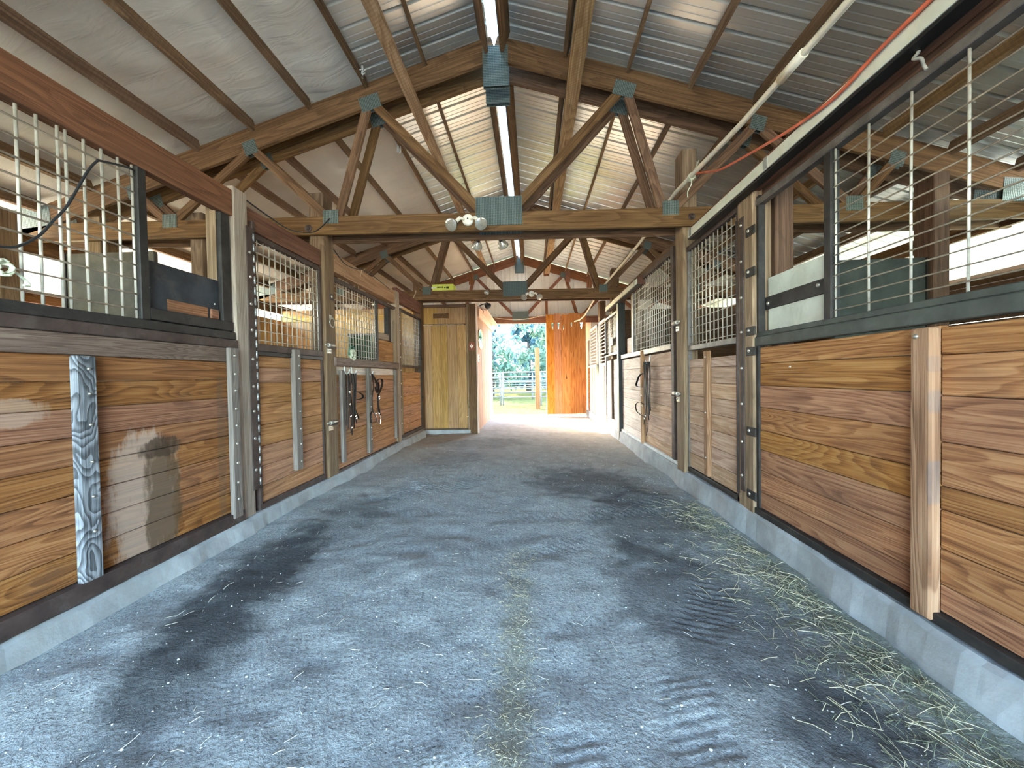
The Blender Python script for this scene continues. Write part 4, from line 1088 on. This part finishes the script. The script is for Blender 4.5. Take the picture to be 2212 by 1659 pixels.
build('grip', MB().tube([RS.pt(8.0, 1.55, .045), RS.pt(8.02, 1.56, .10), RS.pt(8.22, 1.56, .10), RS.pt(8.24, 1.55, .045)], .014, 8), 'steel_black', t)

# ---- right bar panels in the sun
def barpanel(y0, y1, label, dark=False, n=11):
    t = thing('bar_panel', label, 'stall front', (XR, (y0 + y1) / 2, .16))
    planks(RS, y0 + .02, y1 - .02, [.165, .33, .5, .67, .84, 1.01, 1.18, 1.33], 'plank_pale', t)
    for yy in np.linspace(y0 + .25, y1 - .25, 3): rail(RS, yy - .045, yy + .045, .18, 1.33, .001, .035, 'plank_pale', t, 'batten')
    rail(RS, y0, y1, 1.34, 1.40, -.03, .03, 'siding_white', t, 'middle_rail')
    rail(RS, y0, y1, 2.29, 2.34, -.03, .03, 'siding_white', t, 'top_rail')
    rail(RS, y0, y0 + .05, .16, 2.34, -.03, .03, 'siding_white', t, 'side_rail'); rail(RS, y1 - .05, y1, .16, 2.34, -.03, .03, 'siding_white', t, 'side_rail')
    for z in np.linspace(1.46, 2.23, n): build('bar', MB().tube([RS.pt(y0, z, 0), RS.pt(y1, z, 0)], .010, 6), 'siding_white', t)
barpanel(8.36, 9.18, 'far right bar panel with white bars just past the sliding door')
barpanel(9.44, 10.6, 'farthest wide white bar panel on the right in the sun')
t = thing('horse_stall', 'last narrow stall front on the right in the corner by the plank door', 'stall front', (XR, 11., .16))
planks(RS, 10.62, 11.24, [.165, .4, .65, .9, 1.15, 1.35], 'orange_plank', t)
rail(RS, 10.62, 11.24, 1.35, 1.39, -.03, .02, 'siding_white', t, 'middle_rail')
grille(RS, arange(10.66, 11.2, .06), [], 10.62, 11.24, 1.39, 2.1, t, rv=.006)
rail(RS, 10.62, 11.24, 2.1, 2.14, -.03, .02, 'siding_white', t, 'top_rail')
t = thing('hanging_rope', 'frayed rope hanging down the sunlit bar panel', 'rope', RS.pt(9.3, 1.3, .06))
build('strand', MB().tube([RS.pt(9.38 + .03 * math.sin(k * 1.7), 1.45 - k * .07, .045 + .01 * math.sin(k * 2.3)) for k in range(14)], .012, 6), 'twine', t)
build('knot', MB().lathe(RS.pt(9.4, 1.37, .045), (0, 0, -1), [(0, .02), (.04, .045), (.1, .05), (.16, .03), (.2, .02)], 10), 'twine', t)

# ---- sliding door tracks
def track(y0, y1, label, n):
    t = thing('door_track', label, 'track', RS.pt(y0, 2.44, .09))
    build('cover', RS.bx(MB(), y0, y1, 2.407, 2.478, .085, .10), 'track_white', t)
    build('lip', RS.bx(MB(), y0, y1, 2.388, 2.404, .03, .098), 'steel_black', t)
    build('backing_board', RS.bx(MB(), y0, y1, 2.40, 2.505, -.03, .083), 'header', t)
    for y in np.linspace(y0 + .12, y1 - .06, n):
        build('bracket', RS.bx(MB(), y - .02, y + .02, 2.41, 2.482, .099, .103), 'galv', t)
    return t
track(YF, 3.78, 'long pale sliding door track above the near right stall fronts', 7)
track(5.6, 7.95, 'short pale sliding door track above the far right sliding door', 4)

# ---- pipe and cords
PP = [(1.47, -.6, 2.80), (1.46, .9, 2.80), (1.45, 1.876, 2.812), (1.45, 2.24, 2.822), (1.45, 2.81, 2.845), (1.44, 3.5, 2.895), (1.44, 4.0, 2.935), (1.44, 4.7, 2.91)]
t = thing('conduit_pipe', 'long cream plastic pipe running along the right over the truss chords', 'pipe', (1.45, 2.2, 2.83))
build('pipe', MB().tube(PP + [(1.44, 5.3, 2.88), (1.44, 6.2, 2.885), (1.44, 7.2, 2.90), (1.44, 8.0, 2.91), (1.45, 8.8, 2.90), (1.45, 9.6, 2.86), (1.44, 10.1, 2.80), (1.38, 10.4, 2.70), (1.28, 10.6, 2.62), (1.15, 10.7, 2.59)], .019, 10), 'pvc', t)
build('coupling', MB().tube([(1.45, 2.18, 2.821), (1.45, 2.38, 2.828)], .026, 12), 'pvc', t)
build('coupling', MB().tube([(1.44, 5.62, 2.882), (1.44, 5.82, 2.882)], .026, 12), 'pvc', t)
mbc = MB(); ptsc = [(1.45, YF + .1, 2.50), (1.45, .6, 2.49), (1.45, 1.5, 2.478), (1.45, 1.727, 2.470), (1.45, 1.98, 2.445), (1.45, 2.322, 2.497), (1.45, 2.81, 2.613), (1.45, 3.13, 2.70), (1.45, 3.42, 2.83), (1.45, 3.60, 2.905)]
def smoothpath(p, n=6):
    out = []
    for i in range(len(p) - 1):
        p0 = vec(p[max(i - 1, 0)]); p1 = vec(p[i]); p2 = vec(p[i + 1]); p3 = vec(p[min(i + 2, len(p) - 1)])
        for k in range(n):
            u = k / n
            out.append(.5 * ((2 * p1) + (p2 - p0) * u + (2 * p0 - 5 * p1 + 4 * p2 - p3) * u * u + (3 * p1 - p0 - 3 * p2 + p3) * u ** 3))
    out.append(vec(p[-1])); return out
tag(build('extension_cable', mbc.tube(smoothpath(ptsc), .0085, 7), 'cord_red'), 'red extension cord lying along the pale door track and tied to the pipe', 'cord')
mb = MB()
for k in range(3): mb.tube([(1.445 + .026 * math.cos(2 * PI * j / 12), 3.62 + k * .018 + .006 * math.sin(j), 2.902 + .026 * math.sin(2 * PI * j / 12)) for j in range(12)], .006, 5, closed=True)
mb.tube(smoothpath([(1.44, 3.62, 2.88), (1.43, 3.60, 2.82), (1.40, 3.60, 2.76), (1.39, 3.58, 2.70)]), .005, 5)
mb.tube(smoothpath([(1.46, 3.66, 2.93), (1.47, 3.6, 2.97), (1.475, 3.55, 3.0)]), .004, 5)
tag(build('twine_tie', mb, 'twine'), 'tan twine tied round the cream pipe with a loose hanging end', 'twine')
t = thing('rope_tie', 'frayed grey rope tie hanging between track and rail at the right', 'rope', RS.pt(1.63, 2.35, .03))
build('strand', MB().tube(smoothpath([RS.pt(1.66, 2.405, .05), RS.pt(1.64, 2.385, .045), RS.pt(1.655, 2.37, .05), RS.pt(1.635, 2.355, .04), RS.pt(1.645, 2.335, .02), RS.pt(1.64, 2.315, .015)]), .0065, 6), 'rope_grey', t)
build('strand', MB().tube(smoothpath([RS.pt(1.63, 2.41, .06), RS.pt(1.66, 2.40, .05), RS.pt(1.69, 2.395, .055)]), .005, 6), 'rope_grey', t)

blk = [LS.pt(2.19, 2.345, -.05), LS.pt(2.06, 2.318, .012), LS.pt(1.915, 2.278, .014), LS.pt(1.895, 2.265, .016), LS.pt(1.85, 2.19, .016), LS.pt(1.761, 1.99, .016), LS.pt(1.70, 1.89, .016), LS.pt(1.65, 1.81, .016), LS.pt(1.585, 1.745, .016), LS.pt(1.53, 1.72, .016), LS.pt(1.45, 1.715, .016)]
tag(build('hanging_cable', MB().tube(smoothpath(blk), .0058, 7), 'cord_black'), 'black cable draped over the left wire grille', 'cable')
def coil(name, S, y, z, d, r, mat, label, n=5):
    mb = MB()
    for k in range(n):
        rr = r * rnd(.75, 1.1); ph = rnd(0, 6); oy, oz = rnd(-.3, .3) * r, rnd(-.3, .3) * r
        mb.tube([S.pt(y + oy + rr * math.cos(2 * PI * j / 18 + ph), z + oz + rr * math.sin(2 * PI * j / 18 + ph) * rnd(.95, 1.05), d + .012 * math.sin(j + ph) + k * .004) for j in range(18)], .006, 5, closed=True)
    return tag(build(name, mb, mat), label, 'twine')
coil('twine_coil', LS, 4.60, 1.435, .05, .06, 'twine', 'pale baling twine coil hooked on the left mesh over the bridle rail', 3)
coil('twine_coil', LS, 4.63, 1.445, .035, .075, 'twine_green', 'dark green baling twine coil tangled behind the pale twine coil', 3)
coil('rope_coil', LS, 1.515, 1.63, .02, .028, 'twine', 'pale rope knot on the wire grille at the left picture edge', 4)
tag(build('rope_end', MB().tube(smoothpath([LS.pt(1.54, 1.635, .02), LS.pt(1.57, 1.615, .02), LS.pt(1.60, 1.59, .018), LS.pt(1.605, 1.575, .018), LS.pt(1.585, 1.575, .02)]), .0055, 6), 'twine'), 'loose rope end looped over the left wire grille beside the rope knot', 'rope')
tag(build('wall_cable', MB().tube(smoothpath([(-2.18, 2.96, 2.54), (-2.165, 3.2, 2.51), (-2.165, 3.5, 2.51), (-2.12, 3.8, 2.60), (-2.05, 3.98, 2.80)]), .006, 6), 'cord_black'), 'dark cable sagging from the left post up to the nearest truss', 'cable')
tag(build('beam_cable', MB().tube(smoothpath([LS.pt(4.26, 2.60, .01), LS.pt(4.55, 2.50, .012), LS.pt(4.9, 2.53, .012), LS.pt(5.05, 2.57, .0), LS.pt(5.5, 2.57, .0), LS.pt(6.0, 2.52, .012)]), .006, 6), 'cord_black'), 'dark cord strung along the pale log beam', 'cord')
tag(build('cable_loop', MB().tube(smoothpath([(-2.42, 7.69, 2.66), (-2.36, 7.68, 2.67), (-2.31, 7.68, 2.73), (-2.27, 7.69, 2.82), (-2.26, 7.69, 2.87)]), .007, 6), 'cord_tan'), 'pale cord hanging on the middle truss at the left', 'cord')
tag(build('hanging_string', MB().tube(smoothpath([LS.pt(4.98, 2.54, .02), LS.pt(4.985, 2.2, -.05), LS.pt(4.99, 1.95, -.06), LS.pt(5.0, 1.86, -.06)]), .004, 5), 'cord_tan'), 'thin string hanging from the log beam behind the mesh', 'string')

# ---- flood lights
def flood(x, y, z, sg, label):
    """sg=-1 faces the camera"""
    t = thing('flood_light', label, 'lamp', (x, y, z))
    build('cover_plate', MB().lathe((x, y, z), (0, sg, 0), [(0, .058), (.012, .058), (.02, .05), (.022, 0)], 22), 'lamp_white', t)
    build('center_screw', MB().lathe((x, y + sg * .021, z + .01), (0, sg, 0), [(0, .008), (.004, .008), (.004, 0)], 10), 'ink', t)
    for s_ in (-1, 1):
        a = Vector((x + s_ * .035, y + sg * .02, z + .004)); b_ = Vector((x + s_ * .075, y + sg * .05, z + .005)); c = Vector((x + s_ * .11, y + sg * .055, z - .028))
        build('arm', MB().tube([a, (a + b_) / 2, b_, c], [.013, .014, .018, .020], 10), 'lamp_white', t)
        d = Vector((s_ * .30, sg * .75, -.55)).normalized(); o_ = c + Vector((s_ * .008, 0, -.006))
        lp = build('lamp', MB().lathe(o_, d, [(-.01, .016), (.02, .019), (.035, .026), (.05, .042), (.075, .054), (.095, .0605), (.105, .0605), (.104, .056)], 22), 'lamp_lens', t)
        build('lens', MB().lathe(o_, d, [(.102, .0575), (.108, .045), (.112, .025), (.113, 0)], 22), 'lamp_lens', lp)
        build('socket', MB().lathe(o_, d, [(-.03, .012), (-.028, .022), (.028, .024), (.03, .01)], 14), 'lamp_neck', t)
flood(-.625, 3.995, 2.735, -1, 'cream twin lamp flood light on the nearest truss beside the big center plate')
flood(-.45, 4.302, 2.70, 1, 'twin lamp flood light on the back of the nearest truss')
flood(.01, 7.695, 2.74, -1, 'cream twin lamp flood light on the middle truss right of the center plate')
tag(build('round_knob', MB().lathe((-.86, 7.698, 2.79), (0, -1, 0), [(0, .045), (.03, .05), (.05, .045), (.06, .02), (.061, 0)], 16), 'latch_steel'), 'round metal fitting on the middle truss chord', 'fitting')
t = thing('chord_bolt', 'large bolt head with washer through the nearest truss at the left post', 'bolt', (-2.30, 3.99, 2.71))
build('washer', MB().lathe((-2.29, 3.9995, 2.715), (0, -1, 0), [(0, .04), (.004, .04), (.004, 0)], 14), 'steel_brown', t)
build('bolt_head', MB().lathe((-2.29, 3.995, 2.715), (0, -1, 0), [(0, .022), (.02, .022), (.021, 0)], 6), 'steel_brown', t)
t = thing('chord_bolt', 'bolt head through the nearest truss at the right post', 'bolt', (1.60, 3.99, 2.68))
build('washer', MB().lathe((1.59, 3.9995, 2.69), (0, -1, 0), [(0, .035), (.004, .035), (.004, 0)], 14), 'steel_brown', t)
build('bolt_head', MB().lathe((1.59, 3.995, 2.69), (0, -1, 0), [(0, .02), (.02, .02), (.021, 0)], 6), 'steel_brown', t)

# ------------------------------------------------------------------ tack
def hook(S, y, z, label, h=.10):
    return tag(build('wall_hook', MB().tube(smoothpath([S.pt(y, z + h, .022), S.pt(y, z + h * .55, .03), S.pt(y, z, .035), S.pt(y, z - .02, .06), S.pt(y, z + .005, .085), S.pt(y, z + .03, .09)]), .007, 7), 'galv', origin=S.pt(y, z, .02)), label, 'hook')
def strap(S, pts, w, mat, par, name='strap', th=.28):
    return build(name, MB().tube(smoothpath([S.pt(*p) for p in pts]), w, 8, flat=th), mat, par)
hook(LS, 4.43, 1.23, 'steel hook holding the left bundle of reins')
hook(LS, 4.60, 1.22, 'second steel hook beside the bundle of reins')
hook(LS, 5.10, 1.22, 'steel hook holding the bridle with the shiny bit')
t = thing('bridle', 'dark leather bridle bundle with long reins hanging near the left latch post', 'bridle', LS.pt(4.50, 1.2, .06))
def hang(y, z1, d, w, mat, wob=.012, zt=1.215, name='strap'):
    k = 9; p = []
    for i in range(k):
        u = i / (k - 1); p.append((y + (4.50 - y) * .35 * (1 - u) ** 3 + wob * math.sin(u * 5 + y * 40), zt - (zt - z1) * u, d + .010 * math.sin(u * 4 + d * 90)))
    return strap(LS, p, w, mat, t, name)
for (y, z1, d, mat) in ((4.40, .62, .05, 'leather_grey'), (4.43, .58, .06, 'leather_grey'), (4.46, .70, .075, 'leather_brown'), (4.48, .52, .06, 'leather_brown'), (4.51, .60, .08, 'leather_brown'), (4.54, .66, .065, 'leather_black'),
                        (4.57, .56, .075, 'leather_black'), (4.60, .72, .06, 'leather_black'), (4.53, .49, .05, 'leather_brown'), (4.585, .62, .09, 'leather_black')):
    hang(y, z1, d, .0155, mat)
strap(LS, [(4.56, 1.0, .07), (4.66, .99, .08), (4.76, .955, .085), (4.78, .925, .085), (4.74, .905, .08), (4.64, .90, .075), (4.57, .905, .07)], .014, 'leather_black', t, 'noseband')
strap(LS, [(4.60, .78, .07), (4.63, .72, .08), (4.66, .66, .08)], .011, 'leather_black', t, 'strap_end')
for (y, z) in ((4.41, 1.0), (4.42, .86), (4.43, .72), (4.56, .71), (4.575, .68), (4.44, .585)):
    build('buckle', MB().lathe(LS.pt(y, z, .09), (1, 0, 0), [(0, .016), (.006, .016), (.008, .010), (.009, 0)], 10), 'nickel', t)
t = thing('bridle', 'dark brown bridle with a shiny metal bit hanging on the left stall front', 'bridle', LS.pt(5.15, 1.2, .06))
strap(LS, [(5.10, 1.21, .07), (5.14, 1.12, .07), (5.15, 1.03, .07), (5.11, .93, .07), (5.10, .80, .07), (5.12, .70, .07)], .017, 'leather_brown', t)
strap(LS, [(5.08, 1.21, .08), (5.18, 1.12, .09), (5.22, 1.05, .09), (5.20, .99, .09)], .015, 'leather_brown', t)
strap(LS, [(5.19, 1.09, .08), (5.30, 1.14, .08), (5.40, 1.14, .08), (5.44, 1.10, .08), (5.41, 1.04, .08), (5.33, .965, .08), (5.28, .92, .08), (5.27, .82, .08), (5.29, .72, .08), (5.31, .66, .08)], .015, 'leather_brown', t)
strap(LS, [(5.19, 1.09, .075), (5.29, 1.10, .075), (5.32, 1.05, .075), (5.30, .99, .075), (5.26, .955, .075), (5.22, .99, .075), (5.20, 1.04, .075)], .012, 'leather_brown', t)
strap(LS, [(5.12, .72, .07), (5.06, .71, .07), (5.03, .66, .07), (5.04, .57, .07)], .010, 'leather_brown', t, 'strap_end')
strap(LS, [(5.31, .68, .08), (5.36, .64, .08), (5.43, .63, .08)], .008, 'leather_brown', t, 'strap_end')
build('bit', MB().tube(smoothpath([LS.pt(5.12, .70, .085), LS.pt(5.17, .62, .09), LS.pt(5.22, .555, .09), LS.pt(5.30, .525, .09)]), .009, 7), 'nickel', t)
build('bit', MB().tube(smoothpath([LS.pt(5.25, .69, .09), LS.pt(5.28, .64, .09), LS.pt(5.31, .60, .09), LS.pt(5.305, .53, .09)]), .009, 7), 'nickel', t)
for (y, z) in ((5.27, .90), (5.275, .87), (5.14, .68), (5.26, .67)): build('buckle', MB().lathe(LS.pt(y, z, .095), (1, 0, 0), [(0, .014), (.006, .014), (.008, .008), (.009, 0)], 10), 'nickel', t)
hook(RS, 5.24, 1.30, 'steel hook holding the black bridle on the right')
t = thing('bridle', 'black bridle bundle hanging on the right stall front', 'bridle', RS.pt(5.25, 1.3, .06))
def hangr(y, z1, d, w, mat='leather_black', wob=.012, zt=1.305):
    p = []
    for i in range(9):
        u = i / 8; p.append((y + (5.25 - y) * .5 * (1 - u) ** 3 + wob * math.sin(u * 5 + y * 30), zt - (zt - z1) * u, d + .012 * math.sin(u * 4 + d * 90)))
    strap(RS, p, w, mat, t)
for (y, z1, d) in ((5.12, .68, .06), (5.16, .62, .07), (5.20, .60, .085), (5.24, .66, .075), (5.28, .58, .09), (5.31, .72, .08), (5.34, .66, .07), (5.22, .55, .06), (5.37, .70, .06)): hangr(y, z1, d, .019)
strap(RS, [(5.36, 1.16, .08), (5.52, 1.13, .09), (5.66, 1.04, .09), (5.70, .99, .09), (5.60, .975, .09), (5.42, .975, .08)], .014, 'leather_black', t, 'noseband')
strap(RS, [(5.38, .74, .07), (5.55, .76, .08), (5.70, .73, .09), (5.74, .68, .09), (5.68, .62, .09), (5.5, .585, .08), (5.38, .57, .07)], .009, 'leather_black', t, 'rein')
strap(RS, [(5.22, .60, .07), (5.20, .50, .07), (5.22, .44, .07), (5.28, .37, .07), (5.31, .33, .07)], .009, 'leather_black', t, 'rein')
strap(RS, [(5.35, .60, .08), (5.36, .54, .08), (5.36, .47, .08)], .017, 'leather_black', t, 'strap_end')
for (y, z) in ((5.40, .86), (5.38, .72), (5.22, .60), (5.27, .56)): build('buckle', MB().lathe(RS.pt(y, z, .10), (-1, 0, 0), [(0, .015), (.006, .015), (.008, .009), (.009, 0)], 10), 'nickel', t)
t = thing('hay_feeder', 'dark green slatted feeder box inside the left stall behind the mesh', 'feeder', (-3.2, 7.9, 1.5))
mb = MB()
for k in range(12): mb.box(-3.60 + k * .062, -3.60 + k * .062 + .045, 7.60, 7.62, 1.50, 2.02)
build('slats', mb, 'green_plastic', t)
build('body', MB().box(-3.60, -2.88, 7.62, 8.178, 1.46, 2.03), 'green_plastic', t)
build('rim', MB().box(-3.62, -2.86, 7.59, 7.625, 2.0, 2.04), 'steel_grey', t)

# ------------------------------------------------------------------ outer walls and partitions
def outer(nm, x, sg, y0, y1, sill, skip):
    t = struct(thing(nm, 'outer stall wall of horizontal boards', 'wall', (x, 5., 0.))); del t['category']
    for (ya, yb, sl_) in ((y0, 2.9, 2.42), (2.9, 5.6, sill), (5.6, y1, 2.42)):
        mb = MB(); z = -.06
        if ya > 5 and sg < 0:
            yy = ya
            while yy < yb:
                w = rnd(.12, .17); mb.box(x, x + sg * .03, yy, min(yy + w - .004, yb), -.06, sl_); yy += w
            build('board_panel', mb, 'pine_wall', t); continue
        while z < sl_ - .05:
            mb.box(x, x + sg * .035, ya, yb, z, min(z + .185, sl_)); z += .19
        build('board_panel', mb, 'outer_board' if sg < 0 else 'dark_board', t)
        build('sill', MB().box(x - sg * .03, x + sg * .06, ya, yb, sl_, sl_ + .04), 'trim_wood', t)
    build('plate', MB().box(x, x + sg * .05, y0, y1, 2.56, 2.74), 'truss', t)
    return t
outer('wall_left', XLO, -1, YF, 11.45, 2.12, ())
outer('wall_right', XRO, 1, YF, 11.45, 2.10, ())
def fibre(nm, x, y0, y1, z0, z1):
    mb = MB(); ys = np.arange(y0, y1, .019); 
    for th in (0, .003):
        for y in ys:
            h = .012 * (1 if (y % .229) < .04 else 0)
            mb.v.append((x + h + th, y, z0)); mb.v.append((x + h + th, y, z1))
    n = len(ys) * 2
    for L in (0, n):
        for i in range(len(ys) - 1): a = L + i * 2; mb.face((a, a + 2, a + 3, a + 1), [(0, 0)] * 4, 0.)
    o = struct(build(nm, mb, 'fibreglass'), 'bright translucent ribbed panel in the outer wall opening'); return o
fibre('window_1', XLO - .12, 3.0, 4.75, 2.10, 2.62)
fibre('window_2', XRO + .12, .6, 4.92, 2.08, 2.66)
# rubber clad partial partitions
for (x0, x1, nm, mat, ztop) in ((-4.82, -3.86, 'left', 'rubber', 2.50), (2.85, 3.67, 'right', 'rubber_green', 2.19)):
    t = thing('stall_partition', 'dark rubber clad half partition in the %s stall behind the grille' % nm, 'partition', ((x0 + x1) / 2, 3.9, -.02))
    build('panel', MB().box(x0, x1, 3.88, 3.93, -.02, ztop, .006), mat, t)
    build('end_cap', MB().box(x1 if nm == 'right' else x0 - .03, x1 + .01 if nm == 'right' else x0, 3.87, 3.94, -.02, ztop), 'steel_dark', t)
# lean-to roof beyond the right wall
mb = MB(); ys = np.arange(4.7, 11.4, .057)
for th in (0, .002):
    for y in ys:
        h = .02 if (y % .229) < .05 else 0.
        mb.v.append((XRO + .2, y, 2.86 + h + th)); mb.v.append((XRO + 3.2, y, 2.30 + h + th))
n_ = len(ys) * 2
for L in (0, n_):
    for i in range(len(ys) - 1): a = L + i * 2; mb.face((a, a + 2, a + 3, a + 1), [(0, 0)] * 4, 0.)
struct(build('roof_lean_to', mb, 'fibreglass'), 'pale ribbed lean-to roof outside the right wall')

# ------------------------------------------------------------------ outdoors
def pipe_panel(x0, x1, y, ztop, label):
    t = thing('corral_panel', label, 'fence', ((x0 + x1) / 2, y, 0))
    for x in np.linspace(x0, x1, 3): build('upright', MB().tube([(x, y, -.1), (x, y, ztop)], .035, 8), 'pipe_rail', t)
    for k in range(6): z = .28 + (ztop - .30) * k / 5; build('rail', MB().tube([(x0, y - .03, z), ((x0 + x1) / 2, y - .03, z + .01), (x1, y - .03, z)], .024, 8), 'pipe_rail', t)
pipe_panel(-1.22, 1.9, 16.3, 1.33, 'pale pipe corral panel seen through the exit right of the near upright')
pipe_panel(-4.4, -1.35, 16.6, 1.30, 'pale pipe corral panel at the left edge of the exit view')
pipe_panel(-2.2, 2.2, 20.5, 1.35, 'farther pipe corral panel behind the first ones')
o = build('fence_post', MB().box(.10, .27, 14.35, 14.52, -.12, 2.17, .01), 'fresh_post', origin=(.18, 14.4, -.1)); tag(o, 'tan square wooden post standing in the grass beyond the exit', 'post')
def tree(x, y, h, r, mat, label, seed, n=2600, leaf=.16, conifer=False):
    rr = random.Random(seed); t = thing('tree', label, 'tree', (x, y, -.1), 'trees beyond the corral')
    build('trunk', MB().tube([(x, y, -.1), (x + .05, y, h * .4), (x, y, h * .9)], [r * .11, r * .08, .03], 8), 'bark', t)
    mb = MB()
    clumps = []
    for _ in range(46):
        u = rr.random()
        if conifer: z = h * (.06 + .92 * u); R = r * (1 - u) * .95 + .15
        else: z = h * (.10 + .88 * u); R = r * math.sqrt(max(.05, 1 - ((u - .45) / .58) ** 2))
        a = rr.random() * 2 * PI; q = math.sqrt(rr.random()) * R
        clumps.append((x + q * math.cos(a), y + q * math.sin(a), z, r * rr.uniform(.2, .36)))
    for _ in range(n):
        cx, cy, cz, cr = rr.choice(clumps)
        d = Vector((rr.gauss(0, 1), rr.gauss(0, 1), rr.gauss(0, .8))).normalized() * cr * rr.random() ** .4
        c = Vector((cx, cy, cz)) + d
        if c.z < .15: continue
        u = Vector((rr.gauss(0, 1), rr.gauss(0, 1), rr.gauss(0, 1))).normalized(); w = u.cross(Vector((rr.gauss(0, 1), rr.gauss(0, 1), rr.gauss(0, 1)))).normalized()
        l = leaf * rr.uniform(.6, 1.3); b0 = len(mb.v); bid = rr.random()
        for p in (c - u * l, c + w * l * .45, c + u * l, c - w * l * .45): mb.v.append(tuple(p))
        mb.face((b0, b0 + 1, b0 + 2, b0 + 3), [(0, 0)] * 4, bid)
    build('crown', mb, mat, t)
tree(-2.6, 24., 7.5, 2.6, 'leaf_green', 'leafy pale green tree at the left of the exit view', 1, 5200, .17)
tree(-.3, 30.5, 9., 1.9, 'leaf_haze', 'dark conifer, leaves tinted blue for haze, in the middle of the exit view', 2, 4200, .2, True)
tree(1.35, 25., 6.0, 1.5, 'leaf_green', 'slim green tree behind the tan fence post', 3, 3600, .16)
tree(4.2, 31., 9.5, 2.2, 'leaf_haze', 'tall conifer, leaves tinted blue for haze, at the right of the exit view', 4, 3600, .2, True)
tree(.6, 39., 8., 3., 'leaf_haze', 'broad dark tree filling the gap behind the slim green tree', 5, 4200, .25)
tree(-5.6, 34., 10., 3., 'leaf_haze', 'far tree standing behind the leafy tree at the left', 6, 3600, .25)

# ------------------------------------------------------------------ light
w = bpy.data.worlds.new('world'); scn.world = w; w.use_nodes = True
nt = w.node_tree; nt.nodes.clear()
out = nt.nodes.new('ShaderNodeOutputWorld'); bg = nt.nodes.new('ShaderNodeBackground'); sky = nt.nodes.new('ShaderNodeTexSky')
sky.sky_type = 'NISHITA'; sky.sun_disc = False; sky.sun_elevation = math.radians(31); sky.sun_rotation = math.radians(-36); sky.air_density = 1.0; sky.dust_density = 1.; sky.ozone_density = 1.5
tint = nt.nodes.new('ShaderNodeMixRGB'); tint.blend_type = 'MULTIPLY'; tint.inputs[0].default_value = 1.; tint.inputs[2].default_value = (.95, 1.0, .99, 1)
nt.links.new(sky.outputs[0], tint.inputs[1]); nt.links.new(tint.outputs[0], bg.inputs[0]); bg.inputs[1].default_value = .8; nt.links.new(bg.outputs[0], out.inputs[0])
sl = bpy.data.lights.new('sun', 'SUN'); sl.energy = 8.5; sl.angle = math.radians(.6); sl.color = (1., .90, .74)
so = bpy.data.objects.new('sun', sl); COL.objects.link(so)
d = Vector((.59 * math.cos(math.radians(31)), -.81 * math.cos(math.radians(31)), -math.sin(math.radians(31))))
so.rotation_euler = d.to_track_quat('-Z', 'Y').to_euler(); so.location = (-6, 20, 12)

scn.view_settings.view_transform = 'Standard'; scn.view_settings.look = 'None'
scn.view_settings.gamma = 1.; scn.view_settings.use_curve_mapping = False
scn.view_settings.exposure = 3.5
cy = scn.cycles
cy.use_denoising = True; cy.max_bounces = 10; cy.diffuse_bounces = 7; cy.glossy_bounces = 4; cy.transmission_bounces = 6; cy.transparent_max_bounces = 8
cy.sample_clamp_indirect = 12.
